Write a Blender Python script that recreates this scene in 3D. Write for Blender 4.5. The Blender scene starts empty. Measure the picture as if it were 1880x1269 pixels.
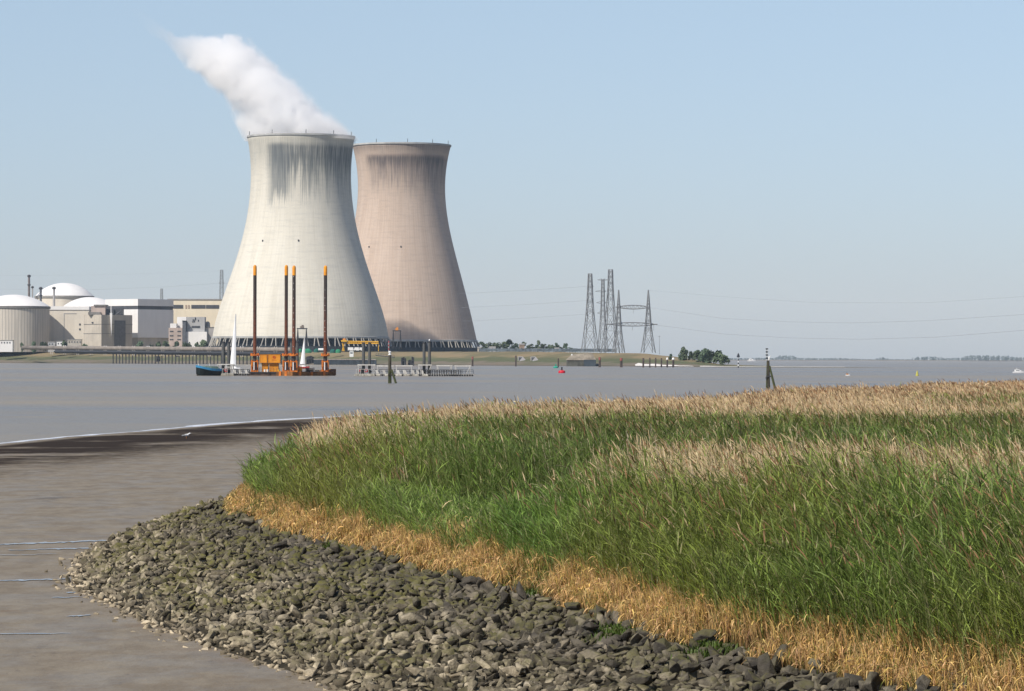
import bpy, bmesh, math, random
import numpy as np
from mathutils import Vector, Matrix
random.seed(7); rng = np.random.default_rng(11)
PI = math.pi
sc = bpy.context.scene
COL = sc.collection
# ---------------------------------------------------------------- camera geometry (photo is 1880x1269)
F, H, HY, ROLL = 6500.0, 4.5, 658.5, 0.0024
cam = bpy.data.cameras.new('camera'); camo = bpy.data.objects.new('camera', cam); COL.objects.link(camo)
cam.sensor_width = 36; cam.lens = F / 1880 * 36; cam.shift_y = (HY - 634.5) / 1880
camo.location = (0, 0, H); camo.rotation_euler = (PI/2, -ROLL, 0)
cam.clip_start = 1; cam.clip_end = 90000
sc.camera = camo
def W(px, py, Y):            # point of the place seen at a photo pixel, at distance Y
    dx, dy = px - 940, HY - py
    return Vector(((dx - ROLL*dy)/F*Y, Y, H + (dy + ROLL*dx)/F*Y))
def X(px, Y): return (px - 940)/F*Y
def Zp(px, py, Y): return W(px, py, Y).z
def YG(px, py, z=0.0): return (z - H)*F/((HY - py) + ROLL*(px - 940))
# ---------------------------------------------------------------- node helpers
class NT:
    def __init__(s, name):
        s.mat = bpy.data.materials.new(name); s.mat.use_nodes = True
        s.t = s.mat.node_tree; s.t.nodes.clear()
        s.out = s.t.nodes.new('ShaderNodeOutputMaterial')
    def n(s, ty, **k):
        nd = s.t.nodes.new(ty)
        for a, b in k.items(): setattr(nd, a, b)
        return nd
    def put(s, sock, v):
        if isinstance(v, bpy.types.NodeSocket): s.t.links.new(v, sock)
        elif isinstance(v, (tuple, list)) and len(v) == 3 and sock.type == 'RGBA': sock.default_value = (*v, 1)
        else: sock.default_value = v
    def m(s, op, a, b=None, c=None, clamp=False):
        nd = s.n('ShaderNodeMath', operation=op, use_clamp=clamp); s.put(nd.inputs[0], a)
        if b is not None: s.put(nd.inputs[1], b)
        if c is not None: s.put(nd.inputs[2], c)
        return nd.outputs[0]
    def vm(s, op, a, b=None, out=0):
        nd = s.n('ShaderNodeVectorMath', operation=op); s.put(nd.inputs[0], a)
        if b is not None: s.put(nd.inputs[1], b)
        return nd.outputs[out]
    def ss(s, x, a, b, lo=0.0, hi=1.0):      # smoothstep
        nd = s.n('ShaderNodeMapRange', interpolation_type='SMOOTHSTEP'); s.put(nd.inputs[0], x)
        for i, v in enumerate((a, b, lo, hi)): s.put(nd.inputs[i+1], v)
        return nd.outputs[0]
    def noise(s, vec, scale, detail=4, rough=.55, dist=0):
        nd = s.n('ShaderNodeTexNoise'); s.put(nd.inputs['Vector'], vec)
        for k, v in (('Scale', scale), ('Detail', detail), ('Roughness', rough), ('Distortion', dist)): s.put(nd.inputs[k], v)
        return nd.outputs[0]
    def sep(s, v):
        nd = s.n('ShaderNodeSeparateXYZ'); s.put(nd.inputs[0], v); return nd.outputs
    def com(s, x, y, z):
        nd = s.n('ShaderNodeCombineXYZ')
        for i, v in enumerate((x, y, z)): s.put(nd.inputs[i], v)
        return nd.outputs[0]
    def mix(s, f, a, b, blend='MIX'):
        nd = s.n('ShaderNodeMix', data_type='RGBA', blend_type=blend)
        s.put(nd.inputs[0], f); s.put(nd.inputs[6], a); s.put(nd.inputs[7], b); return nd.outputs[2]
    def obj(s): return s.n('ShaderNodeTexCoord').outputs['Object']
    def pos(s): return s.n('ShaderNodeNewGeometry').outputs['Position']
    def attr(s, name): return s.n('ShaderNodeAttribute', attribute_name=name).outputs
    def bump(s, h, strength=.5, dist=.1):
        nd = s.n('ShaderNodeBump'); s.put(nd.inputs['Height'], h); s.put(nd.inputs['Strength'], strength); s.put(nd.inputs['Distance'], dist); return nd.outputs[0]
    def bsdf(s, color, rough=.7, spec=.3, metal=0, normal=None, **k):
        nd = s.n('ShaderNodeBsdfPrincipled'); s.put(nd.inputs['Base Color'], color); s.put(nd.inputs['Roughness'], rough)
        s.put(nd.inputs['Specular IOR Level'], spec); s.put(nd.inputs['Metallic'], metal)
        if normal is not None: s.put(nd.inputs['Normal'], normal)
        for a, b in k.items(): s.put(nd.inputs[a], b)
        s.t.links.new(nd.outputs[0], s.out.inputs[0]); return nd
MATS = {}
def mat(name, color, rough=.7, var=.18, ns=.6, spec=.25, metal=0, dirt=None, bump=0):
    """weathered paint / metal / concrete: two noises on the object's own coordinates"""
    if name in MATS: return MATS[name]
    t = NT(name); o = t.obj()
    f = t.m('ADD', t.m('MULTIPLY', t.noise(o, ns, 5), .6), t.m('MULTIPLY', t.noise(t.vm('MULTIPLY', o, (3, 3, .35)), ns*1.7, 4), .4))
    f = t.ss(f, .3, .7)
    d = dirt or tuple(c*(1-2*var) for c in color)
    c = t.mix(f, d, tuple(min(1, c*(1+.5*var)) for c in color))
    nrm = t.bump(t.noise(o, ns*8, 3), bump, .05) if bump else None
    t.bsdf(c, rough, spec, metal, nrm); MATS[name] = t.mat; return t.mat
# ---------------------------------------------------------------- object helpers
def tag(o, label=None, cat=None, group=None, kind=None):
    if label: o['label'] = label
    if cat: o['category'] = cat
    if group: o['group'] = group
    if kind: o['kind'] = kind
    return o
def thing(name, loc, label, cat, group=None):
    o = bpy.data.objects.new(name, None); COL.objects.link(o); o.location = loc; o.empty_display_size = .5
    return tag(o, label, cat, group)
def wloc(o):
    v = Vector((0, 0, 0))
    while o is not None: v += o.location; o = o.parent
    return v
class MB:
    def __init__(s): s.v = []; s.f = []
    def add(s, vs, fs):
        k = len(s.v); s.v += [tuple(v) for v in vs]; s.f += [tuple(i+k for i in f) for f in fs]; return s
    def box(s, x0, x1, y0, y1, z0, z1):
        return s.add([(x0,y0,z0),(x1,y0,z0),(x1,y1,z0),(x0,y1,z0),(x0,y0,z1),(x1,y0,z1),(x1,y1,z1),(x0,y1,z1)],
                     [(0,3,2,1),(4,5,6,7),(0,1,5,4),(1,2,6,5),(2,3,7,6),(3,0,4,7)])
    def obox(s, c, sx, sy, sz, rz=0):       # centre of the base, turned about z
        ca, sa = math.cos(rz), math.sin(rz); vs = []
        for z in (0, sz):
            for a, b in ((-1,-1),(1,-1),(1,1),(-1,1)):
                x, y = a*sx/2, b*sy/2; vs.append((c[0]+x*ca-y*sa, c[1]+x*sa+y*ca, c[2]+z))
        return s.add(vs, [(0,3,2,1),(4,5,6,7),(0,1,5,4),(1,2,6,5),(2,3,7,6),(3,0,4,7)])
    def bar(s, p, q, w, w2=None, n=4, cap=True):
        p, q = Vector(p), Vector(q); d = (q-p).normalized(); a = d.orthogonal().normalized(); b = d.cross(a); w2 = w if w2 is None else w2
        vs = [c + (a*math.cos(t)+b*math.sin(t))*r for c, r in ((p, w), (q, w2)) for t in [2*PI*i/n+PI/4 for i in range(n)]]
        fs = [(i, (i+1)%n, n+(i+1)%n, n+i) for i in range(n)]
        if cap: fs += [tuple(range(n-1,-1,-1)), tuple(range(n, 2*n))]
        return s.add(vs, fs)
    def tube(s, pts, r, n=6):
        pts = [Vector(p) for p in pts]; vs = []
        for i, p in enumerate(pts):
            d = (pts[min(i+1,len(pts)-1)]-pts[max(i-1,0)]).normalized(); a = d.orthogonal().normalized() if abs(d.z) > .9 else d.cross(Vector((0,0,1))).normalized(); b = d.cross(a)
            vs += [p+(a*math.cos(2*PI*k/n)+b*math.sin(2*PI*k/n))*r for k in range(n)]
        fs = [(i*n+k, i*n+(k+1)%n, (i+1)*n+(k+1)%n, (i+1)*n+k) for i in range(len(pts)-1) for k in range(n)]
        m = len(pts)-1
        return s.add(vs, fs+[tuple(range(n-1,-1,-1)), tuple(m*n+k for k in range(n))])
    def lathe(s, c, prof, n=32, cap=True):
        vs = [(c[0]+r*math.cos(2*PI*k/n), c[1]+r*math.sin(2*PI*k/n), c[2]+z) for r, z in prof for k in range(n)]
        m = len(prof); fs = [(i*n+k, i*n+(k+1)%n, (i+1)*n+(k+1)%n, (i+1)*n+k) for i in range(m-1) for k in range(n)]
        if cap: fs += [tuple(range(n-1,-1,-1)), tuple((m-1)*n+k for k in range(n))]
        return s.add(vs, fs)
    def loft(s, rings, cap=True):
        n = len(rings[0]); vs = [v for r in rings for v in r]; m = len(rings)
        fs = [(i*n+k, i*n+(k+1)%n, (i+1)*n+(k+1)%n, (i+1)*n+k) for i in range(m-1) for k in range(n)]
        if cap: fs += [tuple(range(n-1,-1,-1)), tuple((m-1)*n+k for k in range(n))]
        return s.add(vs, fs)
    def build(s, name, m, parent=None, smooth=False, bevel=0, loc=None):
        me = bpy.data.meshes.new(name); off = wloc(parent) if parent else Vector(loc or (0, 0, 0))
        me.from_pydata([(v[0]-off.x, v[1]-off.y, v[2]-off.z) for v in s.v], [], s.f)
        b = bmesh.new(); b.from_mesh(me); bmesh.ops.recalc_face_normals(b, faces=b.faces); b.to_mesh(me); b.free()
        o = bpy.data.objects.new(name, me); COL.objects.link(o)
        if parent: o.parent = parent
        elif loc is not None: o.location = loc
        if m: me.materials.append(m)
        if smooth:
            me.shade_smooth()
            if smooth != 2:
                try: me.set_sharp_from_angle(angle=math.radians(35))
                except Exception: pass
        if bevel:
            md = o.modifiers.new('bevel', 'BEVEL'); md.width = bevel; md.segments = 2; md.limit_method = 'ANGLE'
        return o
def one(name, mb, m, label, cat, group=None, loc=None, **k):
    o = mb.build(name, m, None, loc=loc, **k); return tag(o, label, cat, group)
def struct(name, mb, m, label, **k):
    o = mb.build(name, m, None, **k); return tag(o, label, None, None, 'structure')
def copy_tree(o, parent=None):
    c = o.copy(); COL.objects.link(c); c.parent = parent
    for ch in list(o.children): copy_tree(ch, c)
    return c
def mesh_np(name, V, Q, m, attrs=None):          # big meshes out of numpy arrays (quads)
    me = bpy.data.meshes.new(name); me.vertices.add(len(V)); me.vertices.foreach_set('co', np.ascontiguousarray(V, np.float32).ravel())
    k = Q.shape[1]; me.loops.add(Q.size); me.loops.foreach_set('vertex_index', np.ascontiguousarray(Q, np.int32).ravel())
    me.polygons.add(len(Q)); me.polygons.foreach_set('loop_start', np.arange(0, Q.size, k, dtype=np.int32))
    for an, arr in (attrs or {}).items():
        if arr.ndim == 2:
            a = me.attributes.new(an, 'FLOAT_COLOR', 'POINT'); c4 = np.ones((len(arr), 4), np.float32); c4[:, :3] = arr; a.data.foreach_set('color', c4.ravel())
        else:
            a = me.attributes.new(an, 'FLOAT', 'POINT'); a.data.foreach_set('value', arr.astype(np.float32))
    me.update(calc_edges=True); me.validate()
    if m: me.materials.append(m)
    o = bpy.data.objects.new(name, me); COL.objects.link(o); return o
def grid_np(name, xs, ys, zf, m, attrs=None):
    GX, GY = np.meshgrid(xs, ys); Z = zf(GX, GY); V = np.stack([GX, GY, Z], -1).reshape(-1, 3)
    ny, nx = GX.shape; i = np.arange(ny-1)[:, None]*nx + np.arange(nx-1)[None]; i = i.ravel()
    Q = np.stack([i, i+1, i+nx+1, i+nx], 1)
    return mesh_np(name, V, Q, m, {k: f(GX, GY, Z).reshape((-1,)+(() if f(GX[:1,:1],GY[:1,:1],Z[:1,:1]).ndim == 2 else (3,))) for k, f in (attrs or {}).items()})
def vnoise(x, y, seed=0):       # smooth value noise for planting maps
    r = np.random.default_rng(seed); T = r.random((64, 64))
    xi = np.floor(x).astype(int); yi = np.floor(y).astype(int); fx = x-xi; fy = y-yi; fx = fx*fx*(3-2*fx); fy = fy*fy*(3-2*fy)
    g = lambda a, b: T[a % 64, b % 64]
    return (g(xi,yi)*(1-fx)+g(xi+1,yi)*fx)*(1-fy) + (g(xi,yi+1)*(1-fx)+g(xi+1,yi+1)*fx)*fy
def sstep(a, b, x): t = np.clip((x-a)/(b-a), 0, 1); return t*t*(3-2*t)
SKY_TINT = (1.22, 1.11, 1.08); SKY_LOW = (.70, .77, 1.01); SKY_STR = .106; SUN_STR = 4.9; HAZE = 2.8e-5
# ================================================================ daylight
SUN_EL, SUN_X, SUN_Y = math.radians(46), -0.70, -0.714      # sun behind the camera to the left
to_sun = Vector((SUN_X*math.cos(SUN_EL), SUN_Y*math.cos(SUN_EL), math.sin(SUN_EL)))
w = bpy.data.worlds.new('World'); sc.world = w; w.use_nodes = True
nt = w.node_tree; nt.nodes.clear()
bg = nt.nodes.new('ShaderNodeBackground'); wo = nt.nodes.new('ShaderNodeOutputWorld'); sky = nt.nodes.new('ShaderNodeTexSky')
sky.sky_type = 'NISHITA'; sky.sun_disc = False; sky.sun_elevation = SUN_EL; sky.sun_rotation = math.atan2(SUN_X, SUN_Y)
sky.altitude = 0; sky.air_density = .85; sky.dust_density = 0.4; sky.ozone_density = 3.0
tint = nt.nodes.new('ShaderNodeMix'); tint.data_type = 'RGBA'; tint.blend_type = 'MULTIPLY'; tint.inputs[0].default_value = 1
# slightly bluer and dimmer just above the horizon, as in hazy river air
gco = nt.nodes.new('ShaderNodeTexCoord'); gsp = nt.nodes.new('ShaderNodeSeparateXYZ'); gmr = nt.nodes.new('ShaderNodeMapRange'); gmx = nt.nodes.new('ShaderNodeMix'); gmx.data_type = 'RGBA'
nt.links.new(gco.outputs['Generated'], gsp.inputs[0]); nt.links.new(gsp.outputs[2], gmr.inputs[0]); gmr.inputs[1].default_value = 0; gmr.inputs[2].default_value = .105; nt.links.new(gmr.outputs[0], gmx.inputs[0])
gmx.inputs[6].default_value = (*SKY_LOW, 1); gmx.inputs[7].default_value = (*SKY_TINT, 1); nt.links.new(gmx.outputs[2], tint.inputs[7])
nt.links.new(sky.outputs[0], tint.inputs[6]); nt.links.new(tint.outputs[2], bg.inputs[0]); nt.links.new(bg.outputs[0], wo.inputs[0])
bg.inputs[1].default_value = SKY_STR
sun = bpy.data.lights.new('sun', 'SUN'); suno = bpy.data.objects.new('sun', sun); COL.objects.link(suno)
sun.energy = SUN_STR; sun.angle = math.radians(.5); sun.color = (1, .94, .85)
suno.rotation_euler = (-to_sun).to_track_quat('-Z', 'Y').to_euler(); suno.location = (-60, -60, 90)
sc.view_settings.view_transform = 'Standard'; sc.view_settings.look = 'None'; sc.view_settings.exposure = 0; sc.view_settings.gamma = 1
cy = sc.cycles; cy.max_bounces = 24; cy.volume_bounces = 24; cy.transparent_max_bounces = 24; cy.volume_step_rate = .16; cy.volume_max_steps = 512
cy.use_denoising = True; cy.use_adaptive_sampling = True; cy.adaptive_threshold = .008
# ================================================================ haze: one thin volume of air over the whole estuary
if HAZE:
    t = NT('hazy_air'); nd = t.n('ShaderNodeVolumeScatter'); nd.inputs['Color'].default_value = (.62, .80, 1, 1)
    nd.inputs['Density'].default_value = HAZE; nd.inputs['Anisotropy'].default_value = .0
    t.t.links.new(nd.outputs[0], t.out.inputs['Volume'])
    struct('sky_haze', MB().box(-9000, 9000, -900, 26000, -30, 420), t.mat, 'thin blue haze hanging over the whole estuary')
# ================================================================ water
t = NT('river_water'); p = t.pos()
sx = t.sep(p)
band = t.noise(t.vm('MULTIPLY', p, (.0016, .006, 0)), 1, 4, .6)
fine = t.noise(t.vm('MULTIPLY', p, (.012, .05, 0)), 1, 5, .65)
fine2 = t.noise(t.vm('MULTIPLY', p, (.09, .45, 0)), 1, 6, .7)
f = t.ss(t.m('ADD', t.m('ADD', t.m('MULTIPLY', band, .5), t.m('MULTIPLY', fine, .32)), t.m('MULTIPLY', fine2, .30)), .42, .70)
bc = t.mix(f, (.295, .245, .168), (.168, .160, .140))
wv = t.m('ADD', t.m('MULTIPLY', t.noise(t.vm('MULTIPLY', p, (.55, .9, 0)), 1, 6, .62), .7), t.m('MULTIPLY', t.noise(t.vm('MULTIPLY', p, (.05, .12, 0)), 1, 3, .5), 1.2))
t.bsdf(bc, t.m('ADD', .38, t.m('MULTIPLY', f, -.12)), .24, 0, t.bump(wv, 1.0, .45))
river = t.mat
struct('water', MB().add([(-9000,-200,0),(9000,-200,0),(9000,26000,0),(-9000,26000,0)], [(0,1,2,3)]), river, 'grey brown river water rippled by the wind')
# ground sheet under everything, out to the horizon
struct('ground', MB().add([(-9500,-600,-4),(9500,-600,-4),(9500,27000,-4),(-9500,27000,-4)], [(0,1,2,3)]), mat('river_bed', (.12,.10,.08)), 'muddy river bed under the water')
# ================================================================ mudflat
SY = np.array([0, 50, 100, 150, 184, 217, 254, 338, 400, 500, 700, 1000]); SXs = np.array([-55, -44, -36, -30.5, -26.6, -23, -17.2, 0, 42, 115, 260, 500])
def shore_s(x, y): return x - np.interp(y, SY, SXs) + .5*(vnoise(y*.25, y*.02, 3)-.5) + .9*(vnoise(y*.06, y*.01, 4)-.5)
def mud_z(x, y):
    s = shore_s(x, y); return np.where(s > 0, np.minimum(.004*s, .16), np.maximum(.03*s, -1.5)) + .01
t = NT('wet_mud'); p = t.pos(); sh = t.attr('shore')[2]
n1 = t.noise(t.vm('MULTIPLY', p, (1.3, .55, 1)), 1, 8, .72); n2 = t.noise(t.vm('MULTIPLY', p, (.9, .5, 1)), 2.2, 5, .6)
n3 = t.noise(t.vm('MULTIPLY', p, (.12, .09, 1)), 1, 5, .65)
c = t.mix(t.ss(n1, .34, .66), (.180, .140, .088), (.252, .208, .143))
c = t.mix(t.m('MULTIPLY', t.ss(t.noise(t.vm('MULTIPLY', p, (.6, .6, 1)), 1, 4), .55, .75), .5), c, (.18, .115, .058))
drk = t.m('MULTIPLY', t.ss(n3, .31, .50), t.m('MULTIPLY', t.ss(sh, .4, 1.6), t.ss(t.m('ADD', sh, t.m('MULTIPLY', n2, 7)), 19, 11.5)))
spots = t.m('MULTIPLY', t.ss(t.noise(t.vm('MULTIPLY', p, (.25, .12, 1)), 1, 5, .7), .60, .70), .45)
wet = t.ss(t.noise(t.vm('MULTIPLY', p, (.5, .35, 1)), 1, 6, .72), .42, .62)
crumbs = t.m('MULTIPLY', t.ss(t.noise(t.vm('MULTIPLY', p, (5, 1.6, 1)), 1, 5, .7), .60, .72), .5)
c = t.mix(crumbs, c, (.085, .062, .04))
c = t.mix(t.m('MULTIPLY', wet, .22), c, (.20, .178, .142))
c = t.mix(t.m('MAXIMUM', drk, spots), c, (.035, .027, .022))
rg = t.m('ADD', .52, t.m('MULTIPLY', wet, -.10))
rg = t.m('ADD', rg, t.m('MULTIPLY', drk, .35))
t.bsdf(c, rg, t.m('MULTIPLY', t.m('SUBTRACT', 1.0, t.m('MULTIPLY', drk,   .9)), .13), 0, t.bump(t.m('ADD', t.m('MULTIPLY', n1, .6), t.m('MULTIPLY', n2, .8)), .9, .06))
ys = np.concatenate([np.linspace(10, 130, 121), np.linspace(131.5, 340, 140), np.linspace(345, 1000, 80)])
xs = np.concatenate([np.linspace(-90, -46, 23), np.linspace(-45, 10, 111), np.linspace(11, 170, 80)])
o = grid_np('mudflat', xs, ys, mud_z, t.mat, {'shore': lambda a, b, z: shore_s(a, b)}); o.data.shade_smooth(); tag(o, 'wet brown tidal mudflat at the river edge', None, None, 'structure')
# foam at the water's edge, sky reflection of the shallows painted in as pale colour
t = NT('wash_and_painted_reflection'); p = t.pos(); nn = t.noise(t.vm('MULTIPLY', p, (1.2, .5, 1)), 1, 4, .6)
t.bsdf(t.mix(t.ss(nn, .35, .6), (.45, .47, .50), (.78, .79, .80)), .35, .5)
yy = np.linspace(120, 420, 260); V = []; 
for y in yy:
    x0 = np.interp(y, SY, SXs) - .5*(vnoise(np.array([y*.25]), np.array([y*.02]), 3)[0]-.5) - .9*(vnoise(np.array([y*.06]), np.array([y*.01]), 4)[0]-.5)
    a = .25 + .9*vnoise(np.array([y*.18]), np.array([3.1]), 9)[0]**2*(1.3 if y > 200 else .9); V += [(x0-a, y, .012), (x0+.15, y, .018)]
mb = MB().add(V, [(2*i, 2*i+1, 2*i+3, 2*i+2) for i in range(len(yy)-1)])
struct('surf_and_reflection_line', mb, t.mat, 'pale line of wash and painted sky reflection where the river meets the mud')
# water-filled rills and puddles on the mud
t = NT('puddle_water'); p = t.pos()
t.bsdf((.30, .30, .30), .22, .6, 0, t.bump(t.noise(p, 3, 2), .05, .02)); pud = t.mat
def rill(pts, w, z=.12):
    V = []; n = len(pts)
    for i, (px, py) in enumerate(pts):
        zz = z; Y = YG(px, py, zz); v = W(px, py, Y); k = w*(.12+.88*math.sin(PI*(i+.3)/(n-.4))**.6)*random.uniform(.45, 1.3); zz = float(mud_z(np.array(v.x), np.array(v.y)))+.012; V += [(v.x, v.y-k, zz), (v.x, v.y+k, zz)]
    struct('water_rill', MB().add(V, [(2*i, 2*i+2, 2*i+3, 2*i+1) for i in range(n-1)]), pud, 'thin water filled rill across the wet mud')
def jit(x0, y0, x1, y1, n, j=1.2): return [(x0+(x1-x0)*i/n, y0+(y1-y0)*i/n + random.uniform(-j, j)*.6) for i in range(n+1)]
rill(jit(-40, 1002, 232, 992, 34), .30); rill(jit(15, 1011, 205, 1007, 26), .20); rill(jit(-40, 1070, 140, 1065, 24), .17); rill(jit(-40, 1022, 105, 1018, 20), .07)
rill(jit(95, 1101, 150, 1099, 5), .10); rill(jit(122, 1135.5, 166, 1134, 9), .13); rill(jit(128, 1049, 150, 1048, 4), .22); rill(jit(-30, 1168, 130, 1168, 9), .07); rill(jit(122, 1091, 138, 1091, 3), .14)
# ================================================================ near bank: stone slope and reed ground
UY = np.array([20, 35, 38.5, 42.8, 50, 59.5, 72.7, 83, 95, 110, 120, 130, 150, 187, 217, 270, 300]); UX = np.array([9.5, 5.2, 4.15, 2.4, 1.08, -1.28, -4.7, -6.6, -6.5, -4.9, -3.6, .8, 6.2, 12, 22.5, 39, 52])
LY = np.array([20, 30, 40, 48.4, 52, 59, 67, 77, 87, 100, 112, 122, 132, 155, 195, 225, 280, 300]); LX = np.array([3.6, 1, -.9, -3.1, -4.4, -6.4, -8.4, -9.5, -9.6, -9, -7.2, -4.9, .2, 5.4, 11.3, 21.5, 38.6, 50])
def xu(y): return np.interp(y, UY, UX)
def xl(y): return np.interp(y, LY, LX)
def top_z(y): return .95 - .35*sstep(100, 270, y)
def bank_z(x, y):
    a, b = xl(y), xu(y); u = (x-a)/(b-a); zt = top_z(y)
    return np.where(u < 0, .10+u*2.5, np.where(u < 1, .10+(zt-.10)*np.clip(u, 0, 1)**.85, zt + .06*(vnoise(x*.7, y*.7, 5)-.5)))
t = NT('bank_soil'); p = t.pos(); c = t.mix(t.ss(t.noise(p, 1.3, 5), .35, .65), (.028, .024, .016), (.06, .05, .032))
t.bsdf(c, .9, .1, 0, t.bump(t.noise(p, 9, 4), .8, .05))
rows = np.concatenate([np.linspace(21, 135, 230), np.linspace(136, 298, 120)]); us = np.concatenate([np.linspace(-.25, 1, 18), [1.1, 1.3, 1.7, 2.4, 3.6, 5.5]])
GX = np.stack([xl(y)+(xu(y)-xl(y))*us for y in rows]); GX = np.concatenate([GX, np.repeat(np.array([[60, 75.]]), len(rows), 0)], 1); GX = np.maximum.accumulate(GX, 1)
GY = np.repeat(rows[:, None], GX.shape[1], 1); V = np.stack([GX, GY, bank_z(GX, GY)], -1).reshape(-1, 3); nx = GX.shape[1]
i = (np.arange(len(rows)-1)[:, None]*nx+np.arange(nx-1)[None]).ravel(); o = mesh_np('river_bank', V, np.stack([i, i+1, i+nx+1, i+nx], 1), t.mat); o.data.shade_smooth()
tag(o, 'low earth bank carrying the stones and the reeds', None, None, 'structure')
# ================================================================ riprap stones
def rock_mesh(name, k, m):
    r = random.Random(k); b = bmesh.new()
    for i in range(13):
        v = Vector((r.gauss(0,1), r.gauss(0,1), r.gauss(0,1))).normalized()*r.uniform(.72, 1.12)
        b.verts.new((v.x*1.0, v.y*r.uniform(.65,.8), v.z*r.uniform(.38,.52)))
    res = bmesh.ops.convex_hull(b, input=b.verts)
    bmesh.ops.delete(b, geom=[v for v in b.verts if not v.link_faces], context='VERTS')
    bmesh.ops.dissolve_limit(b, angle_limit=math.radians(14), verts=b.verts, edges=b.edges)
    bmesh.ops.bevel(b, geom=b.edges[:]+b.verts[:], offset=.035, segments=1, affect='EDGES', profile=.6)
    bmesh.ops.triangulate(b, faces=b.faces)
    me = bpy.data.meshes.new(name); b.to_mesh(me); b.free()
    if m: me.materials.append(m)
    return me
def rock_mat(name, per_object):
    t = NT(name); p = t.pos(); o = t.obj()
    rnd = t.n('ShaderNodeObjectInfo').outputs['Random'] if per_object else t.attr('rnd')[2]
    z = t.sep(p)[2]; y = t.sep(p)[1]
    v = t.m('ADD', .45, t.m('MULTIPLY', t.m('POWER', rnd, 1.6), 1.5))
    c = t.mix(t.ss(t.noise(p, 6, 5, .65), .35, .65), (.078, .066, .044), (.285, .242, .168))
    c = t.mix(t.m('MULTIPLY', t.ss(t.noise(p, 2.2, 3), .45, .7), .5), c, (.15, .12, .078))
    c = t.mix(t.ss(z, .36, .10, 0, .7), c, (.36, .295, .20))
    c = t.mix(1, c, t.com(v, v, v), 'MULTIPLY')
    hi = t.ss(z, .55, .95); c = t.mix(t.m('MULTIPLY', hi, .62), c, (.045, .041, .038))
    up = t.sep(t.n('ShaderNodeNewGeometry').outputs['Normal'])[2]
    moss = t.m('MULTIPLY', t.m('MULTIPLY', t.ss(t.noise(p, .8, 5, .6),   .40, .58), t.ss(up, -.2, .7)), t.m('MULTIPLY', t.ss(z, .16, .45), t.ss(t.noise(p, 9, 3), .3, .6)))
    moss = t.m('MULTIPLY', moss, t.ss(y, 40, 62, .45, .9))
    c = t.mix(moss, c, (.115, .108, .026))
    t.bsdf(c, .82, .25, 0, t.bump(t.m('ADD', t.noise(p, 14, 5, .65), t.m('MULTIPLY', t.noise(p, 55, 3), .3)), .8, .025)); return t.mat
RM1, RM2 = rock_mat('stone', True), rock_mat('stone_mass', False)
NV = 14; variants = [rock_mesh('stone', 100+k, RM1) for k in range(NV)]
ST = []
for y in np.arange(36, 116, .145):
    a, b = xl(y), xu(y); n = int((b-a+.5)/.172)
    for k in range(n):
        u = (k+random.random())/n*1.10-.03
        yy = y+random.uniform(-.12, .12)
        if yy > 96 and u > .6: continue
        r = min(.165, max(.055, random.lognormvariate(math.log(.082), .40)))
        if u > .85: r *= 1.18
        if u < .10: r *= random.choice((.6, .8, 1.0))
        x = a+(b-a)*u; z = float(bank_z(np.array(x), np.array(yy)))
        ST.append((x, yy, z + r*random.uniform(.0, .38), r))
        if u > .15 and random.random() < .16: ST.append((x+random.uniform(-.1,.1), yy, z+r*random.uniform(.6, 1.0), r*.9))
for k in range(55):        # strays on the mud at the toe
    y = random.uniform(46, 84); x = xl(y)-abs(random.gauss(0, .2)); ST.append((x, y, .15, random.uniform(.04, .09)))
# a few large dark boulders along the top edge, where the photo shows them
for px, py, r in ((1205,1168,.2),(1455,1216,.22),(1625,1243,.22),(1150,1162,.19),(1360,1195,.17),(1590,1238,.17),(1560,1230,.15),(1305,1185,.16),(880,1068,.2),(620,1010,.24),(730,1030,.2),(1062,1118,.2),(1105,1130,.17),(1690,1252,.17)):
    Y = YG(px, py, 1.0); ST.append((X(px, Y), Y, .97, r*.66))
ST = np.array(ST)
pxs = 940+ST[:,0]/ST[:,1]*F; pys = HY+(H-ST[:,2])*F/ST[:,1]
vis = (pxs > 10) & (pxs < 1870) & (pys < 1262); size = np.where(vis, ST[:,3]*F/ST[:,1], 0)
order = np.argsort(-size); big = set(order[:300].tolist())
SG = 'larger loose stones of the embankment'
vc = [np.array([v.co[:] for v in me.vertices]) for me in variants]; vt = [np.array([p_.vertices[:] for p_ in me.polygons]) for me in variants]
AV, AF, AR = [], [], []; kk = 0
for i, (x, y, z, r) in enumerate(ST):
    e = Matrix.Rotation(random.uniform(0, 2*PI), 3, 'Z') @ Matrix.Rotation(random.gauss(0, .6), 3, 'X') @ Matrix.Rotation(random.gauss(0, .6), 3, 'Y')
    sclv = (r*random.uniform(.9, 1.35), r*random.uniform(.9, 1.2), r*random.uniform(.8, 1.25)); v = random.randrange(NV)
    if i in big:
        o = bpy.data.objects.new('stone', variants[v]); COL.objects.link(o); o.location = (x, y, z); o.rotation_euler = e.to_euler(); o.scale = sclv
        u = (x-xl(y))/(xu(y)-xl(y))
        if u > .82: tag(o, 'large dark grey stone on the top edge of the embankment beside the dry golden grass', 'stone', SG+' along the top edge')
        elif u < .28: tag(o, 'large pale mud-coated stone at the foot of the embankment near the mud', 'stone', SG+' at its foot')
        else: tag(o, 'large grey brown stone on the middle slope of the embankment', 'stone', SG+' on the middle slope')
    else:
        c = vc[v]*np.array(sclv); c = c @ np.array(e).T + np.array((x, y, z)); AF.append(vt[v]+kk); AV.append(c); AR.append(np.full(len(c), random.random())); kk += len(c)
o = mesh_np('rubble_stones', np.concatenate(AV), np.concatenate(AF), RM2, {'rnd': np.concatenate(AR)})
tag(o, 'countless small grey stones filling the sloping embankment', 'stones', None, 'stuff')
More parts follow.
